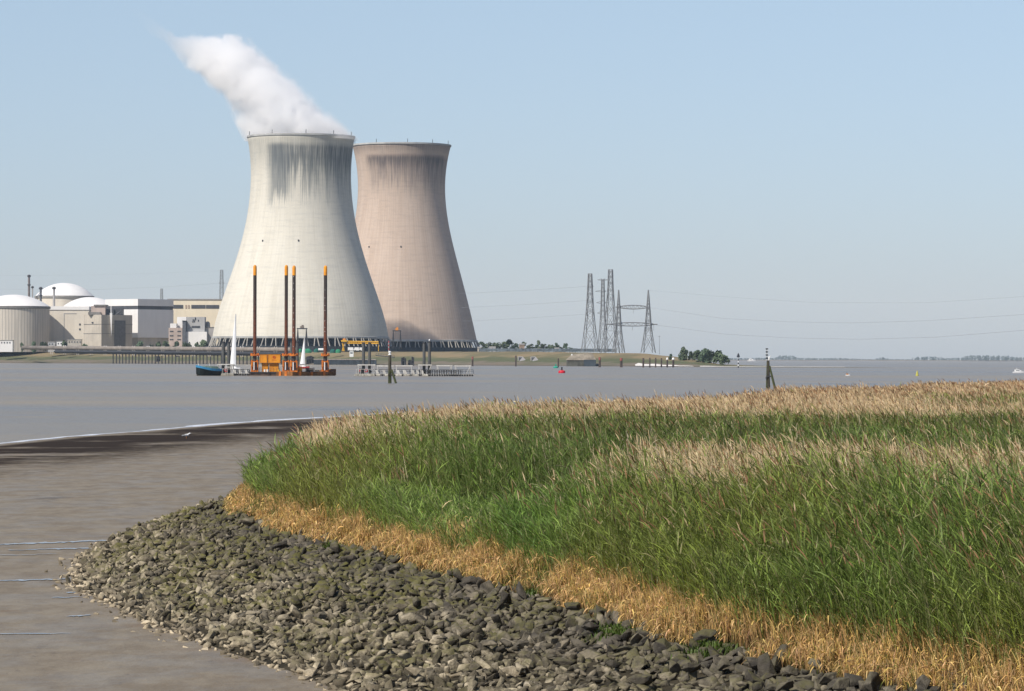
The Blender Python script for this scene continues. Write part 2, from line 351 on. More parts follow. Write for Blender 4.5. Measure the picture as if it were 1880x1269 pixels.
# ================================================================ reeds, dry grass, weeds (ribbon leaves in one mesh each)
class RB:
    def __init__(s): s.V = []; s.Q = []; s.C = []; s.n = 0
    def add(s, P, wd, side, col):
        """P (N,K,3) centre line, wd (N,K) half widths, side (N,3) or (N,K,3), col (N,3) or (N,K,3)"""
        N, K, _ = P.shape
        if N == 0: return
        if side.ndim == 2: side = side[:, None, :]
        if col.ndim == 2: col = np.repeat(col[:, None, :], K, 1)
        L = P - side*wd[..., None]; R = P + side*wd[..., None]
        V = np.stack([L, R], 2).reshape(N*K*2, 3); s.V.append(V.astype(np.float32)); s.C.append(np.repeat(col[:, :, None, :], 2, 2).reshape(N*K*2, 3).astype(np.float32))
        b = (np.arange(N)[:, None]*K + np.arange(K-1)[None]).ravel()*2 + s.n
        s.Q.append(np.stack([b, b+1, b+3, b+2], 1).astype(np.int32)); s.n += N*K*2
    def build(s, name, m): return mesh_np(name, np.concatenate(s.V), np.concatenate(s.Q), m, {'Col': np.concatenate(s.C)})
t = NT('reed_leaf'); c = t.attr('Col')[0]; nd = t.n('ShaderNodeBsdfPrincipled'); t.put(nd.inputs['Base Color'], c); nd.inputs['Roughness'].default_value = .5; nd.inputs['Specular IOR Level'].default_value = .22
tr = t.n('ShaderNodeBsdfTranslucent'); t.put(tr.inputs['Color'], c); mx = t.n('ShaderNodeMixShader'); mx.inputs[0].default_value = .28
t.t.links.new(nd.outputs[0], mx.inputs[1]); t.t.links.new(tr.outputs[0], mx.inputs[2]); t.t.links.new(mx.outputs[0], t.out.inputs[0]); LEAF = t.mat
def U(a, b, *s): return rng.uniform(a, b, s)
GREEN = np.array([.170, .250, .050]); TAN = np.array([.86, .70, .42]); GOLD = np.array([.62, .40, .15]); PLUME = np.array([.30, .165, .085])
# planting points
def scatter(y0, y1, dens):
    n = int((y1-y0)*110*dens); y = U(y0, y1, n); x = U(-12, 98, n); a = xu(y)+.35
    k = (x > a) & (x < 940/F*y+3.0+.02*y) ; return x[k], y[k]
XS, YS = [], []
for y0, y1, d in ((31, 50, 200), (50, 66, 160), (66, 90, 100), (90, 140, 52), (140, 285, 24)):
    a, b = scatter(y0, y1, d); XS.append(a); YS.append(b)
x = np.concatenate(XS); y = np.concatenate(YS)
d = (x-xu(y))*np.where(y < 95, .97, .9); clump = vnoise(x*.9, y*.9, 21); clump2 = vnoise(x*.28, y*.2, 22)
ramp = 1.05 + .95*sstep(.1, 2.6, d) - .16*sstep(70, 95, y); hgt = ramp + .30*(clump-.5) + .3*(clump2-.5) + rng.normal(0, .11, len(x)) + .22*sstep(150, 200, y)
px = 940+x/y*F
gap = sstep(57, 59.5, y)*(1-sstep(67.5, 69, y))*sstep(650, 900, px); hgt *= 1-.62*gap*(.75+.5*clump2)
gap2 = sstep(100, 106, y)*(1-sstep(114, 118, y))*sstep(1150, 1500, px); hgt *= 1-.3*gap2
far = sstep(85, 100, y); 
hgt = np.clip(hgt, .5, 2.75)
z0 = bank_z(x, y)
py = HY + (H-(z0+hgt))*F/y + ROLL*(px-940)
pw = HY + (H-(z0+ramp+.1))*F/y + ROLL*(px-940) + 16*(vnoise(px*.012, y*.06, 31)-.5) + 8*(vnoise(px*.05, y*.3, 32)-.5)
bandtop = np.interp(px, [400, 560, 700, 1000, 1200, 1500, 1900], [790, 806, 797, 772, 757, 759, 754])   # tan above this row
p_tan = .97*(1-sstep(-8, 6, pw-bandtop))
p_tan = np.maximum(p_tan, .8*sstep(808, 818, pw)*(1-sstep(842, 885, pw))*(.25*sstep(700, 900, px)+.75*sstep(900, 1350, px+160*(clump-.5))))
p_tan = np.maximum(p_tan, .24*sstep(1250, 1500, px)*sstep(770, 785, pw)*(1-sstep(795, 808, pw)))
p_tan = p_tan*(1-.85*sstep(1600, 1740, px)*sstep(722, 729, pw)*(1-sstep(738, 746, pw)))
p_tan = p_tan*(1-.6*sstep(900, 950, px)*(1-sstep(1050, 1090, px))*(clump2 > .5)*(pw > 748)*(pw < 775))
p_tan = np.maximum(p_tan, .17*sstep(2, 5, d))
bandg = sstep(764, 774, pw)*(1-sstep(806, 816, pw))*sstep(640, 760, px); p_tan *= 1-.55*bandg
tan = rng.random(len(x)) < p_tan
N = len(x); wscale = np.maximum(1.0, y/62)
# wind from the right: stems lean left
lean = np.stack([-.085+rng.normal(0, .06, N), rng.normal(0, .06, N)], 1)*hgt[:, None]
def stem_pt(f):      # f (N,) fraction of height
    return np.stack([x+lean[:, 0]*f**1.8, y+lean[:, 1]*f**1.8, z0+hgt*f], 1)
rb = RB()
az = U(0, PI, N); side = np.stack([np.cos(az), .35*np.sin(az), 0*az], 1)
gcol = GREEN[None]*(U(.65, 1.45, N)[:, None])*np.stack([.85+.5*clump2, np.ones(N), .8+.5*rng.random(N)], 1)
gcol = gcol*(1+.35*(vnoise(x*.35, y*.15, 44)-.5))[:, None]
gcol *= (1-.26*bandg*(.6+.8*clump2)*sstep(700, 1000, px))[:, None]
tcol = TAN[None]*(U(.6, 1.25, N)[:, None])*np.stack([np.ones(N), .95+.1*rng.random(N), .85+.35*rng.random(N)], 1)
red = (np.maximum(sstep(125, 165, y)*.55, .08))[:, None]*rng.random(N)[:, None]; tcol = tcol*(1-red)+tcol*np.array([.88, .60, .45])*red
scol = np.where(tan[:, None], tcol, .6*gcol+.4*TAN*.28)
P = np.stack([stem_pt(np.full(N, f)) for f in (0., .4, .75, 1.)], 1)
wd = np.where(tan, .0072, .0042)[:, None]*wscale[:, None]*np.array([1.1, 1, .8, .45])
rb.add(P, wd, side, scol)
# leaves
def leaves(idx, f, length, width, droop, col, updown=1.0):
    n = len(idx); base = np.stack([x[idx]+lean[idx, 0]*f**1.8, y[idx]+lean[idx, 1]*f**1.8, z0[idx]+hgt[idx]*f], 1)
    a = np.where(rng.random(n) < .62, PI+rng.normal(0, .75, n), U(0, 2*PI, n)); dh = np.stack([np.cos(a), np.sin(a)], 1)
    e0 = U(1.0, 1.5, n)*updown*(1-.35*np.maximum(0, f-.45)); tt = np.array([0, .35, .7, 1.0]); ang = e0[:, None] - droop[:, None]*tt[None]**1.3
    seg = np.diff(tt, prepend=0)[None]*length[:, None]
    hx = np.cumsum(np.cos(ang)*seg, 1); hz = np.cumsum(np.sin(ang)*seg, 1)
    P = np.stack([base[:, None, 0]+dh[:, None, 0]*hx, base[:, None, 1]+dh[:, None, 1]*hx, base[:, None, 2]+hz], -1)
    tw = rng.normal(0, .5, n); sd = np.stack([-dh[:, 1]*np.cos(tw), dh[:, 0]*np.cos(tw), np.sin(tw)], 1)
    rb.add(P, width[:, None]*np.array([.55, 1, .75, .06]), sd, col)
gi = np.where(~tan)[0]
nl = np.where(y[gi] < 60, 11, np.where(y[gi] < 90, 8, np.where(y[gi] < 140, 5, 4)))
for k in range(11):
    idx = gi[nl > k]; n = len(idx); tot = nl[nl > k]; f = np.clip(.22 + .76*(k+rng.random(n))/tot, 0, .99)
    lf = U(.75, 1.25, n); c = gcol[idx]*lf[:, None]; yl = (rng.random(n) < .10)[:, None]; c = np.where(yl, c*.4+TAN*.25, c)
    front = ((d[idx] < 1.2) & (f < .40) & (rng.random(n) < .7))[:, None]; c = np.where(front, GOLD*.75*lf[:, None], c)
    leaves(idx, f, U(.15, .36, n)*(.75+.25*hgt[idx]), U(.0045, .0095, n)*wscale[idx]**.85, U(.0, .95, n), c)
ti = np.where(tan)[0]
for k in range(3):
    idx = ti[rng.random(len(ti)) < (.75, .5, .3)[k]]; n = len(idx); f = U(.3, .97, n)
    leaves(idx, f, U(.15, .34, n), U(.005, .010, n)*wscale[idx], U(.3, 1.6, n), tcol[idx]*U(.75, 1.2, n, 1), .95)
# plumes
pi_ = np.where(rng.random(N) < np.where(tan, np.where(y > 80, .75, .6), .17)*(1-.6*bandg)*(hgt > 1.2))[0]; n = len(pi_)
top = stem_pt(np.ones(N))[pi_]; L = U(.12, .24, n)*np.minimum(wscale[pi_], 1.5)**.4
lx = -U(.05, .75, n); lz = np.sqrt(np.maximum(.1, 1-lx**2)); ly = rng.normal(0, .3, n)
tt = np.array([-.15, .2, .6, 1.0]); P = np.stack([top[:, None, 0]+(lx*L)[:, None]*tt[None]**1, top[:, None, 1]+(ly*L)[:, None]*tt[None], top[:, None, 2]+(lz*L)[:, None]*(tt[None]-.25*tt[None]**2)], -1)
pc = PLUME[None]*U(.6, 1.5, n, 1); pale = (rng.random(n) < np.where(~tan[pi_], .2, np.where(y[pi_] > 140, .6, .8)))[:, None]; pc = np.where(pale, pc*.35+TAN*.6, pc)
for q in range(2):
    a = U(0, PI, n); sd = np.stack([np.cos(a), np.sin(a), .3*np.ones(n)], 1)
    rb.add(P, (U(.0045, .0105, n)*wscale[pi_]**.8)[:, None]*np.array([.25, 1, .75, .08]), sd, pc)
o = rb.build('reed_bed', LEAF); tag(o, 'dense bed of tall green and straw coloured reeds filling the right foreground', 'reeds', None, 'stuff')
# dry golden grass along the foot of the reeds
rb = RB(); n = 130000; y = U(34, 97, n); d = np.abs(rng.normal(.28, .62, n))*(1-.38*sstep(55, 72, y)) - .18 + .35*(vnoise(y*.6, y*.1, 51)-.5)
x = xu(y)+d; z0 = bank_z(x, y); cl = vnoise(x*2.5, y*2.5, 52); keep = rng.random(n) < .05+1.15*cl**1.2; keep &= (vnoise(y*.35, y*.02+3, 53) > .16) | (d > .25)
x, y, z0, d, cl = x[keep], y[keep], z0[keep], d[keep], cl[keep]; n = len(x)
h = (.24+.46*sstep(-.15, .7, d)+.24*(cl-.5))*U(.6, 1.3, n); a = U(0, 2*PI, n); bend = U(.02, .28, n)*h
tt = np.array([0, .4, .75, 1.]); P = np.stack([x[:, None]+(np.cos(a)*bend)[:, None]*tt**2-.06*h[:, None]*tt, y[:, None]+(np.sin(a)*bend)[:, None]*tt**2, z0[:, None]+h[:, None]*(tt-.12*tt**3)], -1)
s2 = U(0, PI, n); col = GOLD[None]*U(.45, 1.35, n, 1)*np.stack([np.ones(n), .9+.25*rng.random(n), .8+.6*rng.random(n)], 1)
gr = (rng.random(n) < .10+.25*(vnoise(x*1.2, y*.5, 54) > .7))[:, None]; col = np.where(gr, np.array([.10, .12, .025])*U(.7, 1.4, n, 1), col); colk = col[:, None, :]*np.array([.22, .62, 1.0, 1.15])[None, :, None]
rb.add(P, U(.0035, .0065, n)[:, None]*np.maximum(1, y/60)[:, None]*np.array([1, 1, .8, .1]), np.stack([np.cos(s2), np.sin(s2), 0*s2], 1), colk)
idx = rng.integers(0, n, int(n*.75)); m_ = len(idx); f = U(.3, 1., m_); base = np.stack([x[idx], y[idx], z0[idx]+h[idx]*f*.95], 1); a = U(0, 2*PI, m_); L = U(.07, .17, m_)
P = np.stack([base[:, None, 0]+(np.cos(a)*L)[:, None]*tt, base[:, None, 1]+(np.sin(a)*L)[:, None]*tt, base[:, None, 2]+L[:, None]*(.75*tt-1.3*tt**2)], -1)
rb.add(P, U(.004, .009, m_)[:, None]*np.maximum(1, y[idx]/60)[:, None]*np.array([.5, 1, .7, .05]), np.stack([-np.sin(a), np.cos(a), rng.normal(0, .4, m_)], 1), col[idx]*U(.8, 1.35, m_, 1))
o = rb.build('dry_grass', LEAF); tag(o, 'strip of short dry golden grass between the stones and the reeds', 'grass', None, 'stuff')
# low green weeds among the top stones
rb = RB(); pts = []
for px_, py_, r in ((1170,1120,.35),(1130,1150,.3),(1340,1183,.4),(1430,1180,.45),(1300,1190,.3),(1500,1200,.25),(560,975,.3),(480,945,.35),(450,935,.3),(930,1073,.2),(985,1088,.25),(1590,1222,.25),(1700,1250,.3),(620,1000,.25)):
    Y = YG(px_, py_, 1.0); pts.append((X(px_, Y), Y, r, int(2600*r)))
for cx, cy_, r, k in pts:
    x = cx+rng.normal(0, r*.5, k); y = cy_+rng.normal(0, r*1.2, k); z0 = bank_z(x, y)+.02; h = U(.05, .17, k); a = U(0, 2*PI, k); L = U(.02, .09, k)
    P = np.stack([x[:, None]+(np.cos(a)*L)[:, None]*tt, y[:, None]+(np.sin(a)*L)[:, None]*tt, z0[:, None]+h[:, None]*(tt-.3*tt**2)], -1)
    rb.add(P, U(.004, .010, k)[:, None]*np.array([.6, 1, .8, .1]), np.stack([-np.sin(a), np.cos(a), 0*a], 1), np.array([.075, .115, .02])*U(.5, 1.4, k, 1))
o = rb.build('green_weeds', LEAF); tag(o, 'low bright green weeds growing between the upper stones', 'weeds', None, 'stuff')
# ================================================================ far bank
FP = np.array([-400, -200, 0, 250, 400, 600, 700, 900, 1040, 1200, 1280, 1345, 1450, 1560, 1640]); FY = np.array([3000, 2930, 2870, 2760, 2620, 2420, 2360, 2240, 2160, 2080, 2010, 1950, 1925, 1915, 1910])
FS = np.array([1, 1, 1, 1, 1, 1, 1, 1, .98, .86, .55, .16, .085, .06, .0]); FD = np.array([1800]*9+[1500, 500, 120, 70, 50, 30])
pxv = np.concatenate([np.arange(-400, 1260, 12), np.arange(1260, 1641, 5)]).astype(float)
Yv = np.interp(pxv, FP, FY); Sv = np.interp(pxv, FP, FS); Dv = np.interp(pxv, FP, FD)
dprof = np.array([-18, 0, 6, 14, 24, 34, 45, 58, 72, 90, 110, 140, 220, 500, 1000, 1800.])
def zprof(d): return np.interp(d, [-18, 0, 14, 34, 45, 80, 110, 1800], [-.8, 0, 1.1, 2.6, 3.4, 6.8, 9, 9])
def far_z(px, d): return zprof(d)*np.interp(px, FP, FS)
DD = np.minimum(dprof[None, :], Dv[:, None]*(.5+.5*np.arange(len(dprof))/len(dprof)))
VX = (pxv-940)/F*Yv
Vx = np.repeat(VX[:, None], len(dprof), 1); Vy = Yv[:, None]+DD
Vz = zprof(DD)*Sv[:, None] + np.where(DD > 10, 1, 0)*.5*Sv[:, None]*(vnoise(Vx*.05, Vy*.08, 61)-.5)
Vz[:, -1] = np.where(Dv < 600, -1.5, Vz[:, -1])
V = np.stack([Vx, Vy, Vz], -1).reshape(-1, 3); nx = len(dprof); i = (np.arange(len(pxv)-1)[:, None]*nx+np.arange(nx-1)[None]).ravel()
t = NT('far_shore'); p = t.pos(); d = t.attr('inland')[2]
n = t.noise(t.vm('MULTIPLY', p, (.02, .06, .2)), 1, 5, .65); dn = t.m('ADD', d, t.m('MULTIPLY', t.m('SUBTRACT', n, .5), 60))
c = t.mix(t.ss(dn, 26, 38), (.175, .148, .112), (.105, .115, .062)); c = t.mix(t.ss(dn, 54, 74), c, (.235, .185, .108)); c = t.mix(t.m('MULTIPLY', t.ss(t.noise(p, .03, 4), .48, .6), .55), c, (.105, .112, .062))
c = t.mix(t.ss(d, 10, 2, 0, .6), c, (.09, .075, .06))
t.bsdf(c, .9, .1)
o = mesh_np('far_bank', V, np.stack([i, i+nx, i+nx+1, i+1], 1), t.mat, {'inland': DD.reshape(-1)}); o.data.shade_smooth(); tag(o, 'far river bank of mud, grass and dry slope', None, None, 'structure')
def farpt(px, d, lift=0.0):
    Y = float(np.interp(px, FP, FY)); return Vector(((px-940)/F*Y, Y+d, float(far_z(px, d))+lift))
GZ = 9.0
# white sand patch and the pale line of the spit
mb = MB(); V = []
for k in range(14):
    px = 1167+k*8.2; a = 2+.6*math.sin(k*2.3); b = a+max(2, (26-1.7*k)*(.8+.2*math.sin(k*1.7))*min(1, (k+1)/2)); V += [farpt(px, a, .25), farpt(px, (a+b)/2, .35), farpt(px, b, .3)]
mb.add(V, [f for k in range(13) for f in ((3*k, 3*k+3, 3*k+4, 3*k+1), (3*k+1, 3*k+4, 3*k+5, 3*k+2))])
struct('sand_beach', mb, mat('white_sand', (.74,.71,.66), .9, .06, .1), 'patch of white sand at the foot of the far bank')
mb = MB(); V = []
for k in range(30):
    px = 1285+k*9.2; V += [farpt(px, -3-1.2*math.sin(k*1.3), .35), farpt(px, 4+2*math.sin(k*.9), .45)]
mb.add(V, [(2*k, 2*k+2, 2*k+3, 2*k+1) for k in range(29)]); struct('shell_bank', mb, mat('white_sand', None), 'thin pale line of shells along the low spit')
# ---- far shore beyond, with its woods
far_m = mat('distant_foliage', (.17,.215,.22), .9, .15, .01);  # leaf colour paled and blued, painting in part of the distance haze
def low_shore(px0, px1, Y, z):
    v = []; n = 24
    for k in range(n+1):
        px = px0+(px1-px0)*k/n; e = min(1, 6*min(k, n-k)/n); v += [((px-940)/F*Y, Y, -.2), ((px-940)/F*Y, Y+60, z*e*(.8+.4*random.random())), ((px-940)/F*Y, Y+900, z*e)]
    return MB().add(v, [f for k in range(n) for f in ((3*k, 3*k+3, 3*k+4, 3*k+1), (3*k+1, 3*k+4, 3*k+5, 3*k+2))])
struct('distant_shore', low_shore(1180, 2500, 9800, 3.0), mat('distant_mud', (.22,.20,.17), .9, .1, .01), 'low distant shore on the horizon')
def wood(px0, px1, Y, zb, hts, label):
    """crowns of a far-off wood: many small leaf faces in clumps"""
    mb = MB(); n = int((px1-px0)*1.15)
    for k in range(n):
        px = px0+(px1-px0)*(k+random.random())/n; s = Y/F; hh = np.interp(px, [a for a, b in hts], [b for a, b in hts])*random.uniform(.7, 1.12)
        if hh < .35: continue
        x = (px-940)*s; y = Y+random.uniform(0, 80); H_ = hh*s; rw = random.uniform(1.1, 2.4)*s*(.5+hh*.12)
        mb.bar((x, y, zb), (x, y, zb+H_*.5), s*.12, s*.08, 3)
        for j in range(16):
            u = random.random(); a = random.random()*2*PI; rr = rw*math.sqrt(random.random())*(1-.55*abs(u-.45)); c = Vector((x+rr*math.cos(a), y+rr*math.sin(a), zb+H_*(.12+.88*u)))
            e = [Vector((random.gauss(0,1), random.gauss(0,1), random.gauss(0,1))).normalized()*rw*random.uniform(.28, .5) for _ in range(3)]
            mb.add([c+e[0], c+e[1], c+e[2], c-e[0]*.7-e[1]*.4], [(0,1,2), (0,2,3), (0,3,1)])
    o = mb.build('distant_wood', far_m); tag(o, label, 'wood', None, 'stuff')
wood(1338, 1690, 9900, 2, [(1338,3.5),(1425,4),(1436,8),(1458,7.5),(1470,4),(1540,4),(1600,2),(1660,2.2),(1690,1.6)], 'thin hazy line of trees on the horizon left of the yellow buoy')
wood(1610, 1634, 9850, 2, [(1610,3),(1620,6),(1634,3)], 'short clump of hazy trees on the horizon')
wood(1680, 1768, 9850, 2, [(1680,5),(1690,7),(1725,7),(1735,4),(1768,5)], 'hazy wood on the horizon above the yellow buoy')
wood(1768, 2050, 9800, 2, [(1768,6),(1782,9.5),(1810,8.5),(1850,9),(1880,6),(2050,6)], 'wider hazy wood on the horizon at the right edge')
# ================================================================ cooling towers
def tower(name, px, Y, pts, ybot, N, cols, label, soot_and_shade):
    zs = np.array([Zp(px, p_, Y) for p_, _ in pts]); rs = np.array([r/F*Y for _, r in pts]); co = np.polyfit(zs, rs, 5)
    zb, zt = Zp(px, ybot, Y), zs.max(); x0 = X(px, Y)
    T = thing(name, (x0, Y, GZ), label, 'cooling tower')
    # shell
    t = NT(name+'_concrete'); o = t.obj(); xyz = t.sep(o); ang = t.m('ARCTAN2', xyz[0], t.m('MULTIPLY', xyz[1], -1)); z = xyz[2]
    hN = t.m('DIVIDE', z, zt-GZ)
    uv = t.com(t.m('MULTIPLY', ang, 40), t.m('MULTIPLY', z, .012), 0); streak = t.noise(uv, 1, 5, .65)
    uv2 = t.com(t.m('MULTIPLY', ang, 9), t.m('MULTIPLY', z, .02), 3); blot = t.noise(uv2, 1, 5, .6)
    lines = t.m('FRACT', t.m('MULTIPLY', z, 1/2.4)); course = t.ss(t.m('ABSOLUTE', t.m('SUBTRACT', lines, .5)), .38, .5)
    rib = t.m('FRACT', t.m('MULTIPLY', ang, N/(2*PI))); ribm = t.ss(t.m('ABSOLUTE', t.m('SUBTRACT', rib, .5)), .36, .48)
    c = t.mix(t.ss(t.m('ADD', t.m('MULTIPLY', streak, .5), t.m('MULTIPLY', blot, .5)), .35, .65), cols[0], cols[1])
    course_v = t.noise(t.com(t.m('MULTIPLY', ang, 3), t.m('MULTIPLY', z, .42), 7), 1, 3, .7)
    c = t.mix(t.m('MULTIPLY', t.ss(course_v, .45, .7), .22), c, cols[2])
    c = t.mix(t.m('MULTIPLY', ribm, t.m('ADD', .04, t.m('MULTIPLY', t.ss(hN, .45, .95), .24))), c, cols[2]); c = t.mix(t.m('MULTIPLY', course, .10), c, cols[2])
    # weather stains below the rim, and the plume's shadow painted on the near tower
    for (a0, a1, zhi, zmid, zlo, amt, colr, rag, *fl) in soot_and_shade:
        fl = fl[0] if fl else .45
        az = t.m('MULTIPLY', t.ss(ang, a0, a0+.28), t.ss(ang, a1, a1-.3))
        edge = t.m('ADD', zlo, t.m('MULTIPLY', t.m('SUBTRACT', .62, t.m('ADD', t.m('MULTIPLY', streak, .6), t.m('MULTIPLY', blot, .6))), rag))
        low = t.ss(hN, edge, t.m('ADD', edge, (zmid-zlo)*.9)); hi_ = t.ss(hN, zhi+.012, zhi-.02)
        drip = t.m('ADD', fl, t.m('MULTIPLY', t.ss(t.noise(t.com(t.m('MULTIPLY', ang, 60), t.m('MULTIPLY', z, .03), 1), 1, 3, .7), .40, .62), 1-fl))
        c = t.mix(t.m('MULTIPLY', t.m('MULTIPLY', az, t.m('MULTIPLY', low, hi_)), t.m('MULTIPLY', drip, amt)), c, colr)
    bmp = t.m('ADD', t.m('MULTIPLY', ribm, 1.0), t.m('MULTIPLY', course, .25))
    t.bsdf(c, .88, .15, 0, t.bump(bmp, .25, .2))
    zz = np.linspace(zb, zt, 60); prof = [(float(np.polyval(co, a)), a-GZ) for a in zz]
    prof += [(float(np.polyval(co, a))-.7, a-GZ) for a in zz[::-1]]; prof.append(prof[0])
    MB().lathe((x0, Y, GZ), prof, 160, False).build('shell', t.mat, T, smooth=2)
    rt = float(np.polyval(co, zt)); rb_ = float(np.polyval(co, zb))
    MB().lathe((x0, Y, GZ), [(rt+.03, zt-GZ-1.2), (rt+.35, zt-GZ-1.0), (rt+.35, zt-GZ+.3), (rt-.9, zt-GZ+.3), (rt-.9, zt-GZ-.2)], 128, False).build('rim_walkway', mat(name+'_rim', cols[3], .8, .2, .05), T)
    for k in range(5):
        a = -PI/2+(-1.2, -.5, .15, .7, 1.25)[k]; MB().bar((x0+rt*math.cos(a), Y+rt*math.sin(a), zt+.3), (x0+rt*math.cos(a), Y+rt*math.sin(a), zt+3.2), .22).build('beacon_mast', mat('dark_steel', (.06,.06,.065), .5), T)
    MB().lathe((x0, Y, GZ), [(rb_+.35, zb-GZ-.9), (rb_+.5, zb-GZ-.5), (rb_+.5, zb-GZ+.6), (rb_+.05, zb-GZ+.8)], 128, False).build('ring_beam', mat(name+'_rim', None), T)
    MB().lathe((x0, Y, GZ), [(rb_-3.5, 0), (rb_-4.5, zb-GZ)], 96).build('fill_pack', mat('fill_pack', (.028,.036,.050), .8, .35, .12), T)
    MB().lathe((x0, Y, GZ), [(rb_+6.5, -.5), (rb_+6.5, 4.6), (rb_+5.7, 4.6), (rb_+5.7, -.5)], 96, False).build('basin_wall', mat('basin_wall', (.045,.055,.065), .8, .3, .1), T)
    nl = 54; R2 = rb_+4.6
    for k in range(nl):
        a = 2*PI*(k+.5)/nl
        if abs(((a+PI/2+PI) % (2*PI))-PI) > 1.75: continue          # the far side is hidden by the fill
        for s in (-1, 1):
            b = a+s*.33*2*PI/nl
            MB().bar((x0+rb_*math.cos(a+s*.012), Y+rb_*math.sin(a+s*.012), zb+.2), (x0+R2*math.cos(b), Y+R2*math.sin(b), GZ-.3), .44, .44, 6).build('support_leg', mat('leg_concrete', (.40,.38,.34), .8, .15), T)
    for a, f in ((-PI/2+.02, .47), (-PI/2-.62, .47)):
        zq = zb+(zt-zb)*f; rq = float(np.polyval(co, zq)); MB().obox((x0+rq*math.cos(a), Y+rq*math.sin(a), zq), .9, .9, 1.3, a).build('inspection_hatch', mat('dark_steel', None), T)
    return x0, Y, zt, rt
N1 = [(251.3,98.7),(272,95),(290,93.3),(316,92),(356,93),(392,97.7),(432,106),(468,115.5),(515,131),(559,146.5),(617,160.5),(622,162)]
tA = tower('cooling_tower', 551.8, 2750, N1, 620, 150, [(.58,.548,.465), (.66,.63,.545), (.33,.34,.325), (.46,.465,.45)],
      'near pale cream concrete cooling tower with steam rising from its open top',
      [(-2.2, 1.9, .99, .93, .80, .42, (.20,.22,.21), .25), (-.75, 1.9, .955, .90, .77, .85, (.075,.09,.10), .5), (-.55, 1.6, .91, .86, .66, .5, (.12,.14,.14), .8), (-.74, -.02, .96, .74, .655, .86, (.135,.15,.155), .38, .80), (-.5, .35, .92, .84, .74, .5, (.12,.13,.14), .9)])  # long lobe left of centre is the steam's shadow painted in; others are stains
N2 = [(267,90.3),(285,86.5),(305,83),(337,79.8),(359,80),(403,85.4),(450,95.5),(508,109.5),(562,124.5),(624,138.6)]
tB = tower('cooling_tower', 736.5, 3000, N2, 626, 130, [(.46,.362,.29), (.54,.438,.36), (.26,.215,.19), (.11,.095,.095)],
      'far pinkish brown concrete cooling tower with a sooty rim and no steam',
      [(-.95, 1.35, .945, .93, .86, 1.0, (.035,.032,.038), .20), (-.9, 1.7, .94, .88, .74, .7, (.12,.105,.105), .45), (-2.5, 2.0, 1.05, .995, .93, .62, (.10,.09,.09), .08)])
# ================================================================ steam
x0, Y0, zt, rt = tA
O = Vector((x0, Y0, zt)); s_ = Y0/F
img_d = Vector((-.81, 0, .587)); depth_k = .25                        # drifts left and toward the near shore
Ltot = 430*s_; d = Vector((-.81, depth_k, .587)); dl = d.length; dn = d/dl
up = Vector((.587, 0, .81)); up = (up-dn*up.dot(dn)).normalized(); sd = dn.cross(up)
SK = [(-130,10,48),(-85,10,58),(-40,4,62),(10,2,62),(63,8,64),(107,15,54),(141,24,50),(185,37,50),(216,33,44),(250,20,33),(275,15,26),(307,9,15),(350,4,12),(390,2,10),(430,0,6)]
t = NT('steam'); p = t.obj(); u = t.m('DIVIDE', t.vm('DOT_PRODUCT', p, tuple(dn), 1), s_*dl)     # px along the image axis
def curve(idx, scale):
    nd = t.n('ShaderNodeFloatCurve'); cu = nd.mapping.curves[0]
    t.put(nd.inputs['Value'], t.m('DIVIDE', t.m('ADD', u, 130), 560))
    pts = [((a+130)/560, row[idx-1]/scale+.2 if idx == 1 else row[1]*1.12/scale) for a, *row in SK]
    while len(cu.points) < len(pts): cu.points.new(.5, .5)
    for q, (a, b) in zip(cu.points, pts): q.location = (a, b)
    nd.mapping.update(); return nd.outputs[0]
cc = t.m('MULTIPLY', t.m('SUBTRACT', curve(1, 100), .2), 100*s_); rr = t.m('MULTIPLY', curve(2, 100), 100*s_)
wob = t.n('ShaderNodeTexNoise'); t.put(wob.inputs['Vector'], p); wob.inputs['Scale'].default_value = .022; wob.inputs['Detail'].default_value = 4
pw = t.vm('ADD', p, t.vm('MULTIPLY', t.vm('SUBTRACT', wob.outputs['Color'], (.5, .5, .5)), (34, 34, 34)))
a_ = t.m('SUBTRACT', t.vm('DOT_PRODUCT', pw, tuple(up), 1), cc); b_ = t.vm('DOT_PRODUCT', pw, tuple(sd), 1)
dist = t.m('SQRT', t.m('ADD', t.m('MULTIPLY', a_, a_), t.m('MULTIPLY', b_, b_))); q = t.m('SUBTRACT', 1.0, t.m('DIVIDE', dist, rr))
n1 = t.noise(p, .030, 7, .62); q2 = t.m('ADD', q, t.m('MULTIPLY', t.m('ADD', t.m('MULTIPLY', t.m('SUBTRACT', n1, .5), 1.6), t.m('MULTIPLY', t.m('SUBTRACT', t.noise(p, .075, 6, .7), .5), 1.5)), 1.0))
fade = t.m('MULTIPLY', t.ss(u, 360, 200, .14, 1), t.ss(u, 430, 290))
px_ = t.sep(p); cut = t.ss(t.m('ADD', px_[0], t.m('SUBTRACT', t.m('MULTIPLY', px_[2], 1.0), rt)), 3, -14)
dens = t.m('MULTIPLY', t.m('MULTIPLY', t.m('MULTIPLY', t.ss(q2, -.10, .28), fade), cut), .105)
nd = t.n('ShaderNodeVolumePrincipled'); nd.inputs['Color'].default_value = (1, 1, 1, 1); t.put(nd.inputs['Density'], dens); nd.inputs['Anisotropy'].default_value = 0
t.t.links.new(nd.outputs[0], t.out.inputs['Volume'])
rings = []
for a, c_, r in SK:
    ctr = O+dn*(a*s_*dl)+up*(c_*s_); rings.append([ctr+(up*math.cos(2*PI*k/28)+sd*math.sin(2*PI*k/28))*(r*s_*1.24+1)*random.uniform(.95, 1.06) for k in range(28)])
o = MB().loft(rings).build('steam_plume', t.mat, None, loc=tuple(O))
bb = bmesh.new(); bb.from_mesh(o.data)          # keep only what is above the mouth, a little inside the shell
